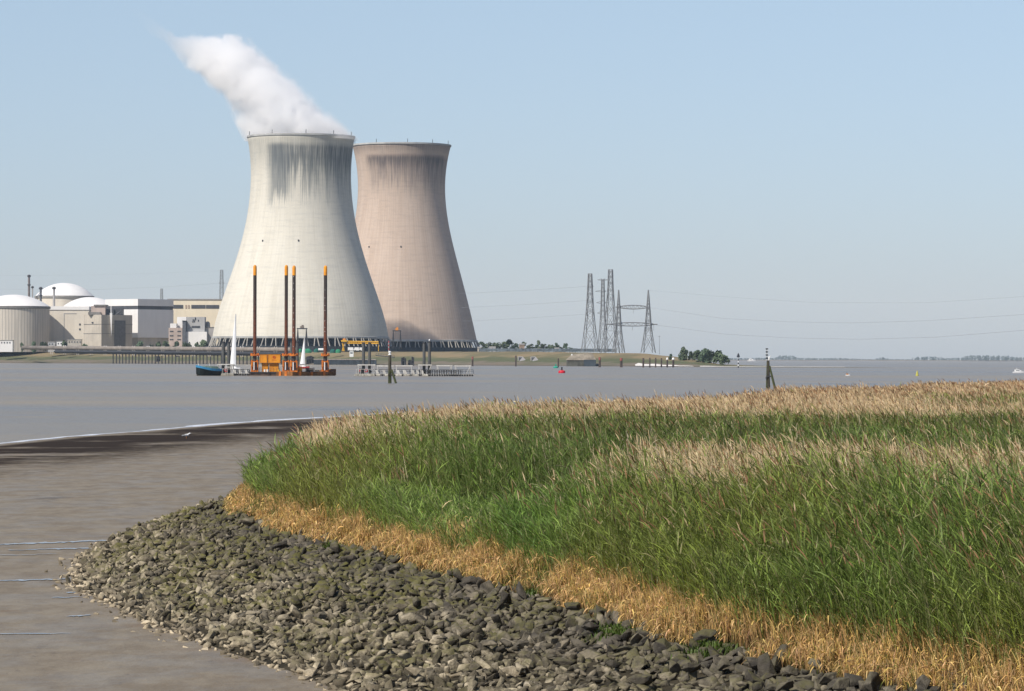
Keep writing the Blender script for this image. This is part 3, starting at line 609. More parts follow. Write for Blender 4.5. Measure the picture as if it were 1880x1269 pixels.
bmesh.ops.bisect_plane(bb, geom=bb.verts[:]+bb.edges[:]+bb.faces[:], plane_co=(0, 0, -3), plane_no=(0, 0, 1), clear_inner=True)
bmesh.ops.holes_fill(bb, edges=[e for e in bb.edges if e.is_boundary]); bmesh.ops.recalc_face_normals(bb, faces=bb.faces); bb.to_mesh(o.data); bb.free()
tag(o, 'white steam plume drifting up to the left from the near cooling tower', 'steam')
# ================================================================ power plant
CON = mat('weathered_concrete', (.52,.47,.395), .85, .13, .08); WHITE = mat('white_cladding', (.80,.79,.77), .6, .05, .05); CREAM = mat('cream_cladding', (.76,.68,.52), .7, .06, .05)
GREY = mat('grey_cladding', (.42,.42,.42), .7, .06, .05); DARK = mat('dark_band', (.085,.09,.10), .5, .2, .1); STEEL = mat('dark_steel', None); PINK = mat('pink_concrete', (.50,.41,.36), .85, .15, .1)
def prism(poly, z0, z1):
    n = len(poly); return MB().add([(x, y, z0) for x, y in poly]+[(x, y, z1) for x, y in poly], [tuple(range(n-1,-1,-1)), tuple(range(n, 2*n))]+[(i, (i+1)%n, n+(i+1)%n, n+i) for i in range(n)])
def stripes(name, c1, c2, N):
    t = NT(name); o = t.obj(); s = t.sep(o); a = t.m('ARCTAN2', s[1], s[0]); f = t.ss(t.m('ABSOLUTE', t.m('SUBTRACT', t.m('FRACT', t.m('MULTIPLY', a, N/(2*PI))), .5)), .30, .42)
    st = t.noise(t.com(t.m('MULTIPLY', a, 14), t.m('MULTIPLY', s[2], .03), 0), 1, 5); c = t.mix(f, t.mix(t.ss(st, .35, .65), c1, tuple(x*1.25 for x in c1)), c2); t.bsdf(c, .85, .15); return t.mat
RIBBED = stripes('ribbed_concrete', (.48,.44,.38), (.39,.36,.32), 72)
def reactor(px, hw, Y, ytop, yapex, label, wallm, ring=None):
    r = hw/F*Y; x = X(px, Y); zt = Zp(px, ytop, Y)-GZ; za = Zp(px, yapex, Y)-GZ
    T = thing('reactor_building', (x, Y, GZ), label, 'reactor building')
    MB().lathe((x, Y, GZ), [(r, 0), (r, zt)], 72).build('wall', wallm, T, smooth=True)
    R = (r*r+(za-zt)**2)/(2*(za-zt)); a0 = math.asin(min(1, r/R)); pr = [(R*math.sin(a0*(1-k/14)), zt+.2+R*math.cos(a0*(1-k/14))-R*math.cos(a0)) for k in range(14)]+[(.01, za+.2)]
    MB().lathe((x, Y, GZ), pr, 64).build('dome', WHITE, T, smooth=True)
    MB().lathe((x, Y, GZ), [(r+.1, zt-1.9), (r+.8, zt-1.7), (r+.8, zt+.1), (r-.5, zt+.3)], 64, False).build('cornice', mat('cornice', (.22,.21,.20), .8) if ring is None else ring, T)
    return T
reactor(25, 65.5, 2960, 563, 541.5, 'round reactor building with white dome and ribbed concrete wall at the left edge', RIBBED)
reactor(118, 53, 3130, 544, 520, 'tallest white domed reactor building, standing behind the other two domes', mat('pale_concrete', (.70,.645,.55), .85, .08, .05), mat('grey_ring', (.33,.32,.30), .8))
reactor(165, 52, 3040, 566, 546, 'low white domed reactor building half hidden behind the concrete block', mat('pale_concrete', None))
# annex
Y = 2985; T = thing('annex_building', (X(124, Y), Y, GZ), 'cream flat roofed annex between the ribbed reactor building and the concrete block', 'building')
b = lambda x0, x1, yt, Y, dp, z0=GZ: MB().box(X(x0, Y), X(x1, Y), Y, Y+dp, z0, Zp((x0+x1)/2, yt, Y))
b(86, 163, 569, Y, 30).build('wall', mat('pale_concrete', None), T); MB().box(X(85.5, Y), X(163.5, Y), Y-.6, Y+30.5, Zp(120, 569, Y), Zp(120, 562.5, Y)).build('roof', WHITE, T)
for py in (594, 603): MB().box(X(145, Y), X(148, Y), Y-.25, Y-.05, Zp(146, py+3.4, Y), Zp(146, py, Y)).build('window', DARK, T)
MB().box(X(117, Y), X(117.7, Y), Y-.3, Y-.05, GZ, Zp(117, 575, Y)).box(X(117.9, Y), X(140, Y), Y-.3, Y-.05, Zp(117, 576, Y), Zp(117, 575.2, Y)).build('duct', mat('grey_cladding', None), T)
# concrete block
Y = 2900; T = thing('concrete_block', (X(186, Y), Y, GZ), 'bare concrete block building with machinery on its roof in front of the domes', 'building')
cx = X(186, Y); ax = X(150, Y)-cx; bx_ = X(237, Y)-cx
poly = [(cx, Y), (cx+bx_, Y+24), (cx+bx_+ax, Y+24+14), (cx+ax, Y+14)]
prism(poly, GZ, Zp(186, 578, Y)).build('wall', CON, T)
for py in (595, 612): prism([(cx-.0, Y-.25), (cx+bx_+.2, Y+23.8), (cx+bx_-.6, Y+24.4), (cx+ax+.6, Y+14.4), (cx+ax-.2, Y+13.8)], Zp(186, py+.8, Y), Zp(186, py, Y)).build('wall_band', mat('cornice', None), T)
MB().box(X(165, Y), X(191, Y), Y+8, Y+26, Zp(186, 578, Y), Zp(180, 562, Y+8)).build('roof_house', PINK, T)
MB().box(X(170, Y), X(192, Y), Y+7, Y+27, Zp(180, 562, Y+8)+.01, Zp(180, 559.5, Y+8)).build('roof_slab', mat('cornice', None), T)
MB().box(X(187, Y), X(205, Y), Y+14, Y+22, Zp(186, 578, Y), Zp(186, 567, Y)).box(X(206, Y), X(221, Y), Y+16, Y+26, Zp(186, 578, Y), Zp(186, 564.5, Y)).bar((X(208, Y), Y+14, Zp(208, 578, Y)), (X(218, Y), Y+14, Zp(208, 571, Y)), .5).build('roof_machinery', DARK, T)
mb = MB(); mb.box(X(160, Y), X(183, Y), Y+6, Y+18, Zp(186, 578, Y), Zp(186, 573, Y)); mb.build('roof_parapet', mat('cornice', None), T)
mb = MB(); xx = X(202.5, Y); mb.add([(xx-1.1, Y+5.2, Zp(202, 575, Y)), (xx+.9, Y+5.2, Zp(202, 575, Y)), (xx+.2, Y+5.0, Zp(202, 617, Y)), (xx-1.1, Y+6.6, Zp(202, 575, Y)), (xx+.9, Y+6.6, Zp(202, 575, Y)), (xx+.2, Y+6.4, Zp(202, 617, Y))], [(0,1,2), (3,5,4), (0,3,4,1), (1,4,5,2), (2,5,3,0)]); mb.bar((xx, Y+6, Zp(202, 575, Y)), (xx, Y+6, Zp(202, 562, Y)), .45); mb.build('white_chute', WHITE, T)
MB().box(X(168, Y)-.8, X(168, Y)+.8, Y+6.1, Y+7.0, Zp(168, 593.5, Y), Zp(168, 591, Y)).build('window', DARK, T)
prism([(cx+bx_*.42, Y+24*.42-.5), (cx+bx_*.78, Y+24*.78-.5), (cx+bx_*.78, Y+24*.78+.4), (cx+bx_*.42, Y+24*.42+.4)], GZ, Zp(186, 588, Y)).build('recess_panel', mat('recess', (.17,.165,.16), .85), T)
# white turbine hall
Y = 2940; cx = X(253, Y); ax = X(186, Y)-cx; bx_ = X(312, Y)-cx; T = thing('turbine_hall', (cx, Y, GZ), 'big white boxy hall with a dark band below its roof and a grey shaded side', 'building')
def hall(z0, z1, g=0): return prism([(cx, Y-g), (cx+bx_+g, Y+bx_*1.12), (cx+bx_+ax, Y+bx_*1.12-ax*.85+g), (cx+ax-g, Y-ax*.85)], z0, z1)
hall(Zp(253, 620, Y), Zp(253, 568, Y)).build('wall', WHITE, T); hall(Zp(253, 568, Y)+.01, Zp(253, 561.5, Y), -.5).build('window_band', DARK, T); hall(Zp(253, 561.5, Y)+.01, Zp(253, 549, Y)).build('parapet', WHITE, T)
hall(GZ, Zp(253, 620, Y)-.01, -1.5).build('base', CON, T)
# cream long hall
Y = 3060; T = thing('machine_hall', (X(380, Y), Y, GZ), 'long cream hall with a strip of windows behind the near cooling tower', 'building')
b(308, 470, 551, Y, 40).build('wall', CREAM, T); MB().box(X(307, Y), X(471, Y), Y-.5, Y+40.5, Zp(390, 551, Y)+.01, Zp(390, 549, Y)).build('roof_edge', mat('grey_ring', None), T)
for a, c_ in ((313, 336), (351, 377), (378, 402)): MB().box(X(a, Y), X(c_, Y), Y-.3, Y-.05, Zp(360, 566.5, Y), Zp(360, 560, Y)).build('window_strip', DARK, T)
for a in (340, 345): MB().box(X(a, Y), X(a+3, Y), Y-.3, Y-.05, Zp(360, 566.5, Y), Zp(360, 560, Y)).build('vent_panel', mat('vent_tan', (.45,.35,.27), .7), T)
# small buildings in front
Y = 2900
T = thing('office_building', (X(322, Y), Y, GZ), 'small pinkish three storey building right of the white hall', 'building'); b(309.5, 334.5, 602, Y, 14).build('wall', PINK, T)
MB().box(X(312, Y), X(323.5, Y), Y+1, Y+13, Zp(320, 602, Y)+.01, Zp(320, 594, Y)).build('roof_house', WHITE, T)
for py in (607.5, 615.5, 622.5):
    for a in (311.5, 325.5): MB().box(X(a, Y), X(a+6.5, Y), Y-.25, Y-.05, Zp(320, py+1.9, Y), Zp(320, py, Y)).build('window', DARK, T)
T = thing('stair_tower', (X(337.5, Y), Y-2, GZ), 'narrow dark grey tower beside the pinkish building', 'building'); b(334.7, 341, 590, Y-2, 8).build('wall', mat('slate_cladding', (.13,.14,.16), .7), T); b(334.2, 341.5, 588.6, Y-2.4, 9, Zp(337, 590, Y-2)+.01).build('roof', DARK, T)
T = thing('boiler_house', (X(358, Y), Y, GZ), 'grey box building with dark markings standing on a white lower block', 'building')
b(325, 341.8, 582, Y+14, 12).build('rear_block', WHITE, T); prism([(X(342, Y), Y+3), (X(375, Y), Y+3), (X(375, Y), Y+16), (X(342, Y), Y+16)], Zp(358, 609, Y), Zp(358, 582, Y)).build('upper_block', GREY, T); b(341.8, 379.5, 609.2, Y, 22).build('lower_block', WHITE, T)
MB().box(X(351, Y), X(366.5, Y), Y+2.7, Y+2.95, Zp(358, 602, Y), Zp(358, 598.5, Y)).build('window_strip', DARK, T)
mb = MB(); 
for a, c_, p0, p1 in ((353, 354, 592, 586), (355.5, 358.5, 591.5, 583), (358.5, 357, 586, 583), (363, 363.5, 590, 587)): mb.bar((X(a, Y), Y+2.8, Zp(a, p0, Y)), (X(c_, Y), Y+2.8, Zp(a, p1, Y)), .35)
mb.build('wall_marking', DARK, T)
T = thing('shed', (X(386, Y), Y+6, GZ), 'low grey concrete shed tucked against the foot of the near cooling tower', 'building'); b(375.2, 394, 601.5, Y+6, 14).build('wall', mat('grey_concrete', (.40,.385,.37), .85, .1, .1), T); b(374.8, 394.4, 600.4, Y+5.6, 14.8, Zp(385, 601.5, Y+6)+.01).build('roof', mat('cornice', None), T)
MB().lathe((X(378.5, Y), Y+14, Zp(378, 601, Y)), [(2.0, 0), (1.9, 3.4), (1.2, 4.6), (.1, 5)], 16).build('roof_vent', mat('grey_concrete', None), T); MB().bar((X(388, Y), Y+10, Zp(388, 601, Y)), (X(388, Y), Y+10, Zp(388, 596, Y)), .18).build('mast', WHITE, T)
# low stuff at the foot of the plant
Y = 2895
for x0_, x1_, yt, m_, lb in ((0, 23, 625.5, WHITE, 'long white site cabin at the foot of the ribbed reactor building'), (88, 101, 628, GREY, 'small grey site cabin beside the ribbed reactor building'), (104, 116, 627, WHITE, 'small white site cabin left of the tan block'), (124, 149, 624, mat('tan_cabin', (.50,.46,.40), .8), 'tan flat roofed cabin block in front of the concrete block')):
    T = thing('site_cabin', (X((x0_+x1_)/2, Y), Y, GZ), lb, 'cabin', 'cabins at the foot of the plant'); b(x0_, x1_, yt, Y, 7).build('wall', m_, T); b(x0_-.3, x1_+.3, yt-1, Y-.3, 7.6, Zp((x0_+x1_)/2, yt, Y)+.01).build('roof', mat('grey_ring', None), T)
    for k in range(int((x1_-x0_)/5)): MB().box(X(x0_+2+k*5, Y), X(x0_+4+k*5, Y), Y-.2, Y-.05, Zp(10, yt+5, Y), Zp(10, yt+2.5, Y)).build('window', DARK, T)
# chimneys
def stack(px, ytop, Y, r, lb, m_, cap=True):
    x = X(px, Y); zt = Zp(px, ytop, Y); T = thing('chimney', (x, Y, GZ), lb, 'chimney'); MB().lathe((x, Y, GZ), [(r*1.15, 0), (r, zt-GZ)], 12).build('shaft', m_, T, smooth=True)
    MB().lathe((x, Y, GZ), [(r+.05, zt-GZ-2), (r+.7, zt-GZ-1.8), (r+.7, zt-GZ-.7), (r+.05, zt-GZ-.4)], 12, False).build('platform', STEEL, T)
    if cap: MB().lathe((x, Y, GZ), [(r+.05, (zt-GZ)*.86), (r+.6, (zt-GZ)*.862), (r+.6, (zt-GZ)*.875), (r+.05, (zt-GZ)*.877)], 12, False).build('platform', STEEL, T)
stack(53, 504.5, 3110, .95, 'tallest dark chimney with platforms, left of the tall dome', mat('rusty_grey', (.20,.17,.16), .8)); stack(59.3, 525, 3090, .55, 'slim grey vent pipe just right of the tallest chimney', mat('grey_concrete', None), False)
stack(74.5, 527, 3020, .95, 'dark chimney in front of the left edge of the tall dome', mat('slate_cladding', None)); stack(98.8, 526.5, 3010, 1.0, 'pale grey chimney in front of the middle of the tall dome', mat('grey_concrete', None), False)
# ================================================================ lattice towers and lines
LAT = mat('galvanised_steel', (.23,.24,.25), .6, .15, .3)
def lattice(px, ytop, ybase, Y, prof, name, label, cat='pylon', bar=.22, arms=(), group=None, zbase=None, rot=.5):
    """prof: (fraction of height, half width in px) list; four corner legs, X bracing, cross arms"""
    x = X(px, Y); zb = Zp(px, ybase, Y) if zbase is None else zbase; zt = Zp(px, ytop, Y); s = Y/F
    T = thing(name, (x, Y, zb), label, cat, group)
    f_ = lambda u: np.interp(u, [a for a, b in prof], [b for a, b in prof])*s
    def cor(u, k):
        r = f_(u)*1.12; a = rot+PI/2*k; return Vector((x+r*math.cos(a), Y+r*math.sin(a), zb+(zt-zb)*u))
    us = [0.]
    while us[-1] < 1: us.append(min(1, us[-1]+max(.022, 1.15*f_(us[-1])*2/(zt-zb))))
    if us[-1]-us[-2] < .015: us.pop(-2)
    for k in range(4):
        mb = MB()
        for a, c in zip(us[:-1], us[1:]): mb.bar(cor(a, k), cor(c, k), bar*1.25, None, 4, False)
        mb.build('corner_leg', LAT, T)
    mb = MB()
    for a, c in zip(us[:-1], us[1:]):
        for k in range(4):
            mb.bar(cor(a, k), cor(c, (k+1) % 4), bar*.8, None, 3, False); mb.bar(cor(a, (k+1) % 4), cor(c, k), bar*.8, None, 3, False); mb.bar(cor(c, k), cor(c, (k+1) % 4), bar*.7, None, 3, False)
    mb.build('bracing', LAT, T)
    for py, l, r in arms:
        z = Zp(px, py, Y); w = f_((z-zb)/(zt-zb)); mb = MB()
        for e in (-l*s, r*s):
            if e == 0: continue
            sg = 1 if e > 0 else -1
            mb.bar((x+sg*w*.6, Y, z+w*.8), (x+e, Y, z), bar*.8); mb.bar((x+sg*w*.6, Y, z-w*.5), (x+e, Y, z), bar*.8); n = 4
            for j in range(1, n): u0 = j/n; mb.bar((x+sg*w*.6+(e-sg*w*.6)*u0, Y, z+w*.8*(1-u0)), (x+sg*w*.6+(e-sg*w*.6)*u0, Y, z-w*.5*(1-u0)), bar*.5)
        mb.build('cross_arm', LAT, T)
    return T
pA = [(0,16.5),(.18,13),(.38,9.2),(.62,6.3),(.85,4.6),(1,3.6)]; pC = [(0,18),(.15,14.5),(.35,10.5),(.6,7.5),(.8,5.2),(1,4.2)]
lattice(1083, 502.5, 646, 2290, pA, 'lattice_pylon', 'left tall lattice pylon on the point, left of the tallest one', arms=[(526,4,6),(552,6,6),(577,6,6)], bar=.19)
lattice(1120.5, 495, 649, 2240, pC, 'lattice_pylon', 'tallest lattice pylon in the middle of the group on the point', arms=[(520,5,4),(545,6,5),(572,7,5)], bar=.19)
lattice(1106.5, 513, 647, 2480, [(0,11),(.3,6.5),(.6,4),(1,2.6)], 'lattice_pylon', 'thinner lattice pylon with a T shaped top behind the tallest one', arms=[(514,10,10),(535,14,6),(556,12,6),(575,10,6)], bar=.16)
# the double legged portal pylon
YP = 2330; T = thing('portal_pylon', (X(1163, YP), YP, GZ), 'two legged lattice pylon with two lens shaped cross beams at the right of the group', 'pylon')
for px, hw in ((1135.5, 12), (1190, 14)):
    L_ = lattice(px, 532.5, 648, YP, [(0,hw),(.2,hw*.68),(.45,hw*.42),(.75,hw*.22),(1,.5)], 'leg', None, None, bar=.19)
    for k_ in ('label', 'category'):
        if k_ in L_: del L_[k_]
    for ch in list(L_.children):
        off = L_.location-T.location; ch.data.transform(Matrix.Translation(off)); ch.parent = T
    bpy.data.objects.remove(L_)
def beam(x0_, x1_, py, hh, ext):
    mb = MB(); n = 16; s = YP/F; z = Zp(1160, py, YP)
    P = lambda u, sg: Vector((X(x0_+(x1_-x0_)*u, YP), YP, z+sg*hh*s*math.sin(PI*u)**.7)) if 0 < u < 1 else Vector((X(x0_+(x1_-x0_)*u, YP), YP, z))
    for i_ in range(n):
        for sg in (-1, 1): mb.bar(P(i_/n, sg), P((i_+1)/n, sg), .30)
        mb.bar(P(i_/n, -1), P((i_+1)/n, 1), .17) if i_ % 2 else mb.bar(P(i_/n, 1), P((i_+1)/n, -1), .17)
    for a, c in ext: mb.bar((X(a, YP), YP, z), (X(c, YP), YP, z), .36)
    for a in (x0_+2, (x0_+x1_)/2, x1_-2): mb.bar((X(a, YP), YP, z-hh*s*.2), (X(a, YP), YP, z-4.0), .10)
    mb.build('cross_beam', LAT, T)
beam(1134, 1191, 564, 3.4, ((1130, 1140), (1185, 1193))); beam(1120, 1202, 595.5, 3.2, ((1112, 1128), (1194, 1207)))
lattice(406.5, 495.5, 570, 3220, [(0,6.5),(.5,4.6),(1,2.6)], 'lattice_pylon', 'lattice pylon rising behind the long cream hall', bar=.12, arms=[(520,5,5)], zbase=GZ)
lattice(296.5, 530, 600, 3400, [(0,5),(1,2)], 'lattice_pylon', 'small far lattice mast behind the white hall', bar=.11, zbase=GZ)
WIRE = mat('wire', (.33,.35,.38), .6, .05)
def wire(pts, r, lb):
    """pts: (px, py, Y) list with sag built in"""
    P = [W(a, b_, c) for a, b_, c in pts]; fine = []
    for i_ in range(len(P)-1):
        for k in range(6): fine.append(P[i_].lerp(P[i_+1], k/6))
    fine.append(P[-1]); one('power_line', MB().tube(fine, r, 4), WIRE, lb, 'power line', 'power lines strung from the pylons', loc=tuple(P[0]))
for k, (ya, yb) in enumerate(((526, 541), (552, 564), (577, 587))):
    wire([(1083-6, ya, 2290), (960, ya+7.5, 2600), (870, ya+12, 2900), (700, ya+16, 3500), (560, ya+14, 4000)], .056, ('highest', 'middle', 'lowest')[k]+' of the three lines running left from the left tall pylon')
wire([(1190, 533, YP), (1330, 545, 2150), (1500, 556, 2000), (1700, 556, 1900), (1950, 540, 1800)], 0.041, 'faint line running right from the tip of the two legged pylon')
wire([(1192, 565, YP), (1330, 585, 2150), (1450, 591, 2050), (1560, 593, 2000), (1700, 589, 1900), (1950, 573, 1800)], 0.064, 'line running right from the upper cross beam')
wire([(1206, 597, YP), (1330, 613.5, 2150), (1450, 620.5, 2050), (1580, 623, 2000), (1720, 619, 1900), (1950, 601, 1800)], 0.071, 'line running right from the lower cross beam')
wire([(406, 520, 3220), (300, 527, 3400), (170, 532, 3600), (0, 531, 3800), (-60, 529, 3850)], 0.064, 'line running left across the sky from the pylon behind the cream hall')
wire([(406, 497, 3220), (250, 503, 3450), (100, 506, 3650), (-60, 506, 3850)], 0.038, 'faint upper line running left from the pylon behind the cream hall')
wire([(407, 520, 3220), (440, 521.5, 3215), (480, 524, 3210), (560, 529, 3200)], 0.053, 'line running from the pylon behind the cream hall to behind the near cooling tower')
# ================================================================ trees
FOL = []
for k, c_ in enumerate(((.115,.155,.088), (.09,.13,.08), (.125,.16,.10))):  # greens lightened to carry some distance haze in the colour
    t = NT('foliage'); p = t.pos(); t.bsdf(t.mix(t.ss(t.noise(p, .5, 4), .35, .65), tuple(x*.6 for x in c_), tuple(x*1.3 for x in c_)), .75, .15); FOL.append(t.mat)
BARK = mat('bark', (.10,.08,.06), .9)
def tree_proto(h, rw, kind, k):
    r = random.Random(k); T = thing('tree' if kind != 'bush' else 'bush', (0,0,0), '', 'tree')
    mb = MB(); mb.bar((0,0,-.2), (0,0,h*.55), h*.028, h*.014, 6)
    for j in range(5): a = r.random()*6.28; z = h*r.uniform(.2, .5); mb.bar((0,0,z), (rw*.6*math.cos(a), rw*.6*math.sin(a), z+h*.22), h*.012, h*.005, 4)
    mb.build('trunk', BARK, T); mb = MB(); n = 800 if kind == 'bush' else 600; cl = []
    for j in range(11):
        u = r.uniform(.18 if kind != 'bush' else .08, .93); rr = rw*(1-abs(u-.42)*(1.1 if kind != 'poplar' else .7))*math.sqrt(r.random()); a = r.random()*6.28; cl.append((rr*math.cos(a), rr*math.sin(a), h*u, rw*r.uniform(.28, .5)))
    for j in range(n):
        c = cl[r.randrange(len(cl))]; dv = Vector((r.gauss(0,1), r.gauss(0,1), r.gauss(0,1))).normalized()*c[3]*r.uniform(.5, 1.1); q_ = Vector(c[:3])+Vector((dv.x, dv.y, dv.z*1.1)); s = rw*r.uniform(.10, .22)
        e1 = Vector((r.gauss(0,1), r.gauss(0,1), r.gauss(0,1))).normalized()*s; e2 = e1.orthogonal().normalized()*s*.8; mb.add([q_-e1, q_+e2, q_+e1, q_-e2], [(0,1,2,3)])
    mb.build('crown', FOL[k % 3], T); return T
protos = {}
def plant(px, ytop, hwpx, Y, zb, kind, lb, cat, grp, seed):
    h = Zp(px, ytop, Y)-zb; s = Y/F; key = (kind, seed % 4)
    if key not in protos:
        protos[key] = tree_proto(10, 10*(.55 if kind == 'bush' else .26 if kind == 'poplar' else .40), kind, seed % 4+{'bush': 0, 'poplar': 10, 'round': 20}[kind]); o = protos[key]
    else: o = copy_tree(protos[key])
    base = {'bush': 5.5, 'poplar': 2.6, 'round': 4.}[kind]; o.location = (X(px, Y), Y, zb); o.scale = (hwpx*s/base, hwpx*s/base, h/10); o.rotation_euler.z = seed*1.7; tag(o, lb, cat, grp)
for k, (px, yt, hw) in enumerate(((884,628,5),(892,630,5),(900,627,5),(909,628,5.5),(918,629,6),(927,626,6),(935,625,5.5),(944,629,5.5),(953,632,5),(962,630,5),(972,632,5.5),(981,632,5.5),(990,626,4.5),(998,630,5),(1008,632,5),(1016,632,4.5),(1022,630,4),(1031,636,5),(1038,632,3.5),(1046,638,5),(1056,640,5))):
    plant(px, yt, hw*1.45, 2640+(k*37) % 90, GZ, 'poplar' if k % 3 else 'round', 'small hazy green tree in the row between the pinkish tower and the pylons', 'tree', 'row of trees between the tower and the pylons', k)
for k, (px, yt, hw) in enumerate(((40,631,4),(62,629,5),(80,627,6.5),(119,628,6),(156,633,6),(258,628.5,8),(278,632,5),(292,630,7),(305,628,7),(325,629,8),(344,628,9),(362,630.5,6),(376,626.5,9),(392,629,8),(408,627,8),(428,628,8))):
    plant(px, yt, hw, 2872, GZ, 'bush', 'dark green bush in the row along the foot of the power plant', 'bush', 'bushes along the foot of the plant', k)
for k, (px, yt, hw, lb) in enumerate(((1254,646,6,'small separate green bush left of the thicket on the point'),(1271,645,5,'narrow bush beside the thicket on the point'),(1256.5,636,7,'taller round tree standing up left of the thicket on the point'),(1284,646,9,'leftmost low bush of the dark thicket on the point'),(1296,644,10,'highest bush in the middle of the dark thicket on the point'),(1310,643.5,10,'broad bush just right of the highest one in the thicket'),(1322,648,9,'sloping bush near the right end of the thicket'),(1331,654,7,'lowest rightmost bush of the thicket on the point'),(1232,652,4,'tiny bush on the bank above the mooring posts'))):
    Y = 2060 if px < 1340 else 1990; zb = float(far_z(px, 60)); plant(px, yt-.8, hw*1.25, float(np.interp(px, FP, FY))+62, zb, 'round' if k == 2 else 'bush', lb, 'tree' if k == 2 else 'bush', 'thicket on the point', k+1)
# ================================================================ far bank furniture
# pipeline on its trestle
Pa, Pb = W(42, 638.3, 2850), W(545, 642.3, 2390); Lp = lambda px: Pa.lerp(Pb, (px-42)/(545-42))
T = thing('pipeline', tuple(Pa), 'long grey brown pipeline on a piled trestle along the far bank', 'pipeline')
MB().tube([Pa, Lp(200), Lp(400), Pb], 1.55, 16).build('pipe', mat('pipe_lagging', (.27,.235,.20), .7, .2, .15), T, smooth=2)
mb = MB(); a, c = Lp(112), Pb
for off in (-1.6, 1.6): mb.bar((a.x, a.y+off, a.z-3.0), (c.x, c.y+off, c.z-3.0), 1.45)
mb.build('trestle_beam', mat('trestle_dark', (.045,.048,.055), .8), T)
CLAMP = mat('clamp_white', (.72,.70,.66), .6)
for k in range(17):
    px = 104+k*27.2; q_ = Lp(px)
    for j in (-1, 1):
        q2_ = Lp(px+j*1.9)
        MB().tube([q2_+Vector((0, 1.75*math.cos(a_)*-1, 1.75*math.sin(a_))) for a_ in [PI*(i_/10)*1.15-.2 for i_ in range(11)]], .36, 5).build('pipe_clamp', CLAMP if k % 3 == 1 else mat('clamp_tan', (.45,.41,.36), .7), T)
        MB().box(q2_.x-.35, q2_.x+.35, q2_.y-1.95, q2_.y-1.45, q2_.z-5.2, q2_.z-.6).build('saddle', mat('clamp_tan', None), T)
PILE = mat('dark_pile', (.055,.055,.06), .85, .3, .4)
for k in range(52):
    q_ = Lp(228+k*6.1); MB().bar((q_.x, q_.y+random.uniform(-1.4, 1.4), q_.z-3), (q_.x, q_.y, -2), .42, None, 6).build('pile', PILE, T)
# pile clusters standing in front of the trestle
def pile_cluster(px, y0_, y1_, w_, lb, n=4, grp=None, m_=None, name='pile_cluster', Y=None):
    Y = Y or YG(px, y1_); s = Y/F; zt = Zp(px, y0_, Y); T = thing(name, (X(px, Y), Y, 0), lb, 'mooring piles', grp); r = w_*s/(n*.95)
    for k in range(n):
        xk = X(px, Y)+(k-(n-1)/2)*w_*s/n; yk = Y+(k % 2)*1.6-.8; MB().bar((xk, yk, -2), (xk, yk, zt-random.uniform(0, .9)), r*.62, None, 8).build('pile', m_ or PILE, T)
    MB().box(X(px, Y)-w_*s*.45, X(px, Y)+w_*s*.45, Y-1.2, Y+1.2, zt-2.6, zt-1.9).build('waling', STEEL, T); return T
for k, px in enumerate((290.5, 327, 362, 398)): pile_cluster(px, 652.5, 667.6, 6.5, ('first', 'second', 'third', 'fourth')[k]+' dark pile cluster from the left in front of the pipeline trestle', 4, 'dark pile clusters before the trestle')
pile_cluster(569, 653, 669.5, 13, 'wide dark pile wall behind the red hulled sailing boat', 6); pile_cluster(616, 653.5, 669, 11.5, 'square dark pile block in front of the quay right of the barge', 5)
for px, y0_, y1_, w_, lb in ((725.5,655.5,668.5,7,'dark pile cluster just right of the near striped post'),(741,655.5,671,8.5,'dark pile cluster in the middle behind the floating jetty'),(752.5,660,671,6,'low dark pile cluster behind the middle of the floating jetty'),(758,655,671.5,4.5,'slim dark pile cluster left of the pale gap behind the jetty'),(773.5,656,669,4,'slim dark pile cluster left of the twin tall piles'),(798,655,670,5,'short dark pile cluster right of the twin tall piles')): pile_cluster(px, y0_, y1_, w_, lb, 3, 'dark pile clusters behind the floating jetty')
T = thing('footbridge', tuple(W(692, 653, 2360)), 'thin sloping gangway from the quay to the dark pile clusters', 'footbridge'); p0_, p1_ = W(690, 652.5, 2360), W(724, 656, 2280); mb = MB(); mb.bar(p0_, p1_, .35); mb.build('deck', STEEL, T)
mb = MB(); mb.bar(p0_+Vector((0,0,1.3)), p1_+Vector((0,0,1.3)), .1)
for k in range(8): q_ = p0_.lerp(p1_, k/7); mb.bar(q_, q_+Vector((0,0,1.3)), .08)
mb.build('railing', STEEL, T)
# quay wall, sheet piles
T = thing('quay_wall', (X(632, 2425), 2425, 0), 'dark steel sheet pile quay wall below the yellow crane', 'quay'); mb = MB(); n = 46
for k in range(n):
    x0_, x1_ = 576+k*2.5, 576+(k+1)*2.5; Y = float(np.interp(x0_, FP, FY))-4+(k % 2)*1.0; mb.box(X(x0_, Y), X(x1_, Y)+.05, Y, Y+3, -2, 3.3)
mb.build('sheet_piling', mat('sheet_steel', (.055,.07,.085), .6, .3, .2), T); mb = MB()
for k in range(23): x0_ = 575.5+k*5; Y = float(np.interp(x0_, FP, FY))-4.6; mb.box(X(x0_, Y), X(x0_+5, Y)-.02, Y, Y+4.2, 3.302, 4.0)
mb.build('capping_beam', mat('cap_concrete', (.34,.30,.26), .85), T)
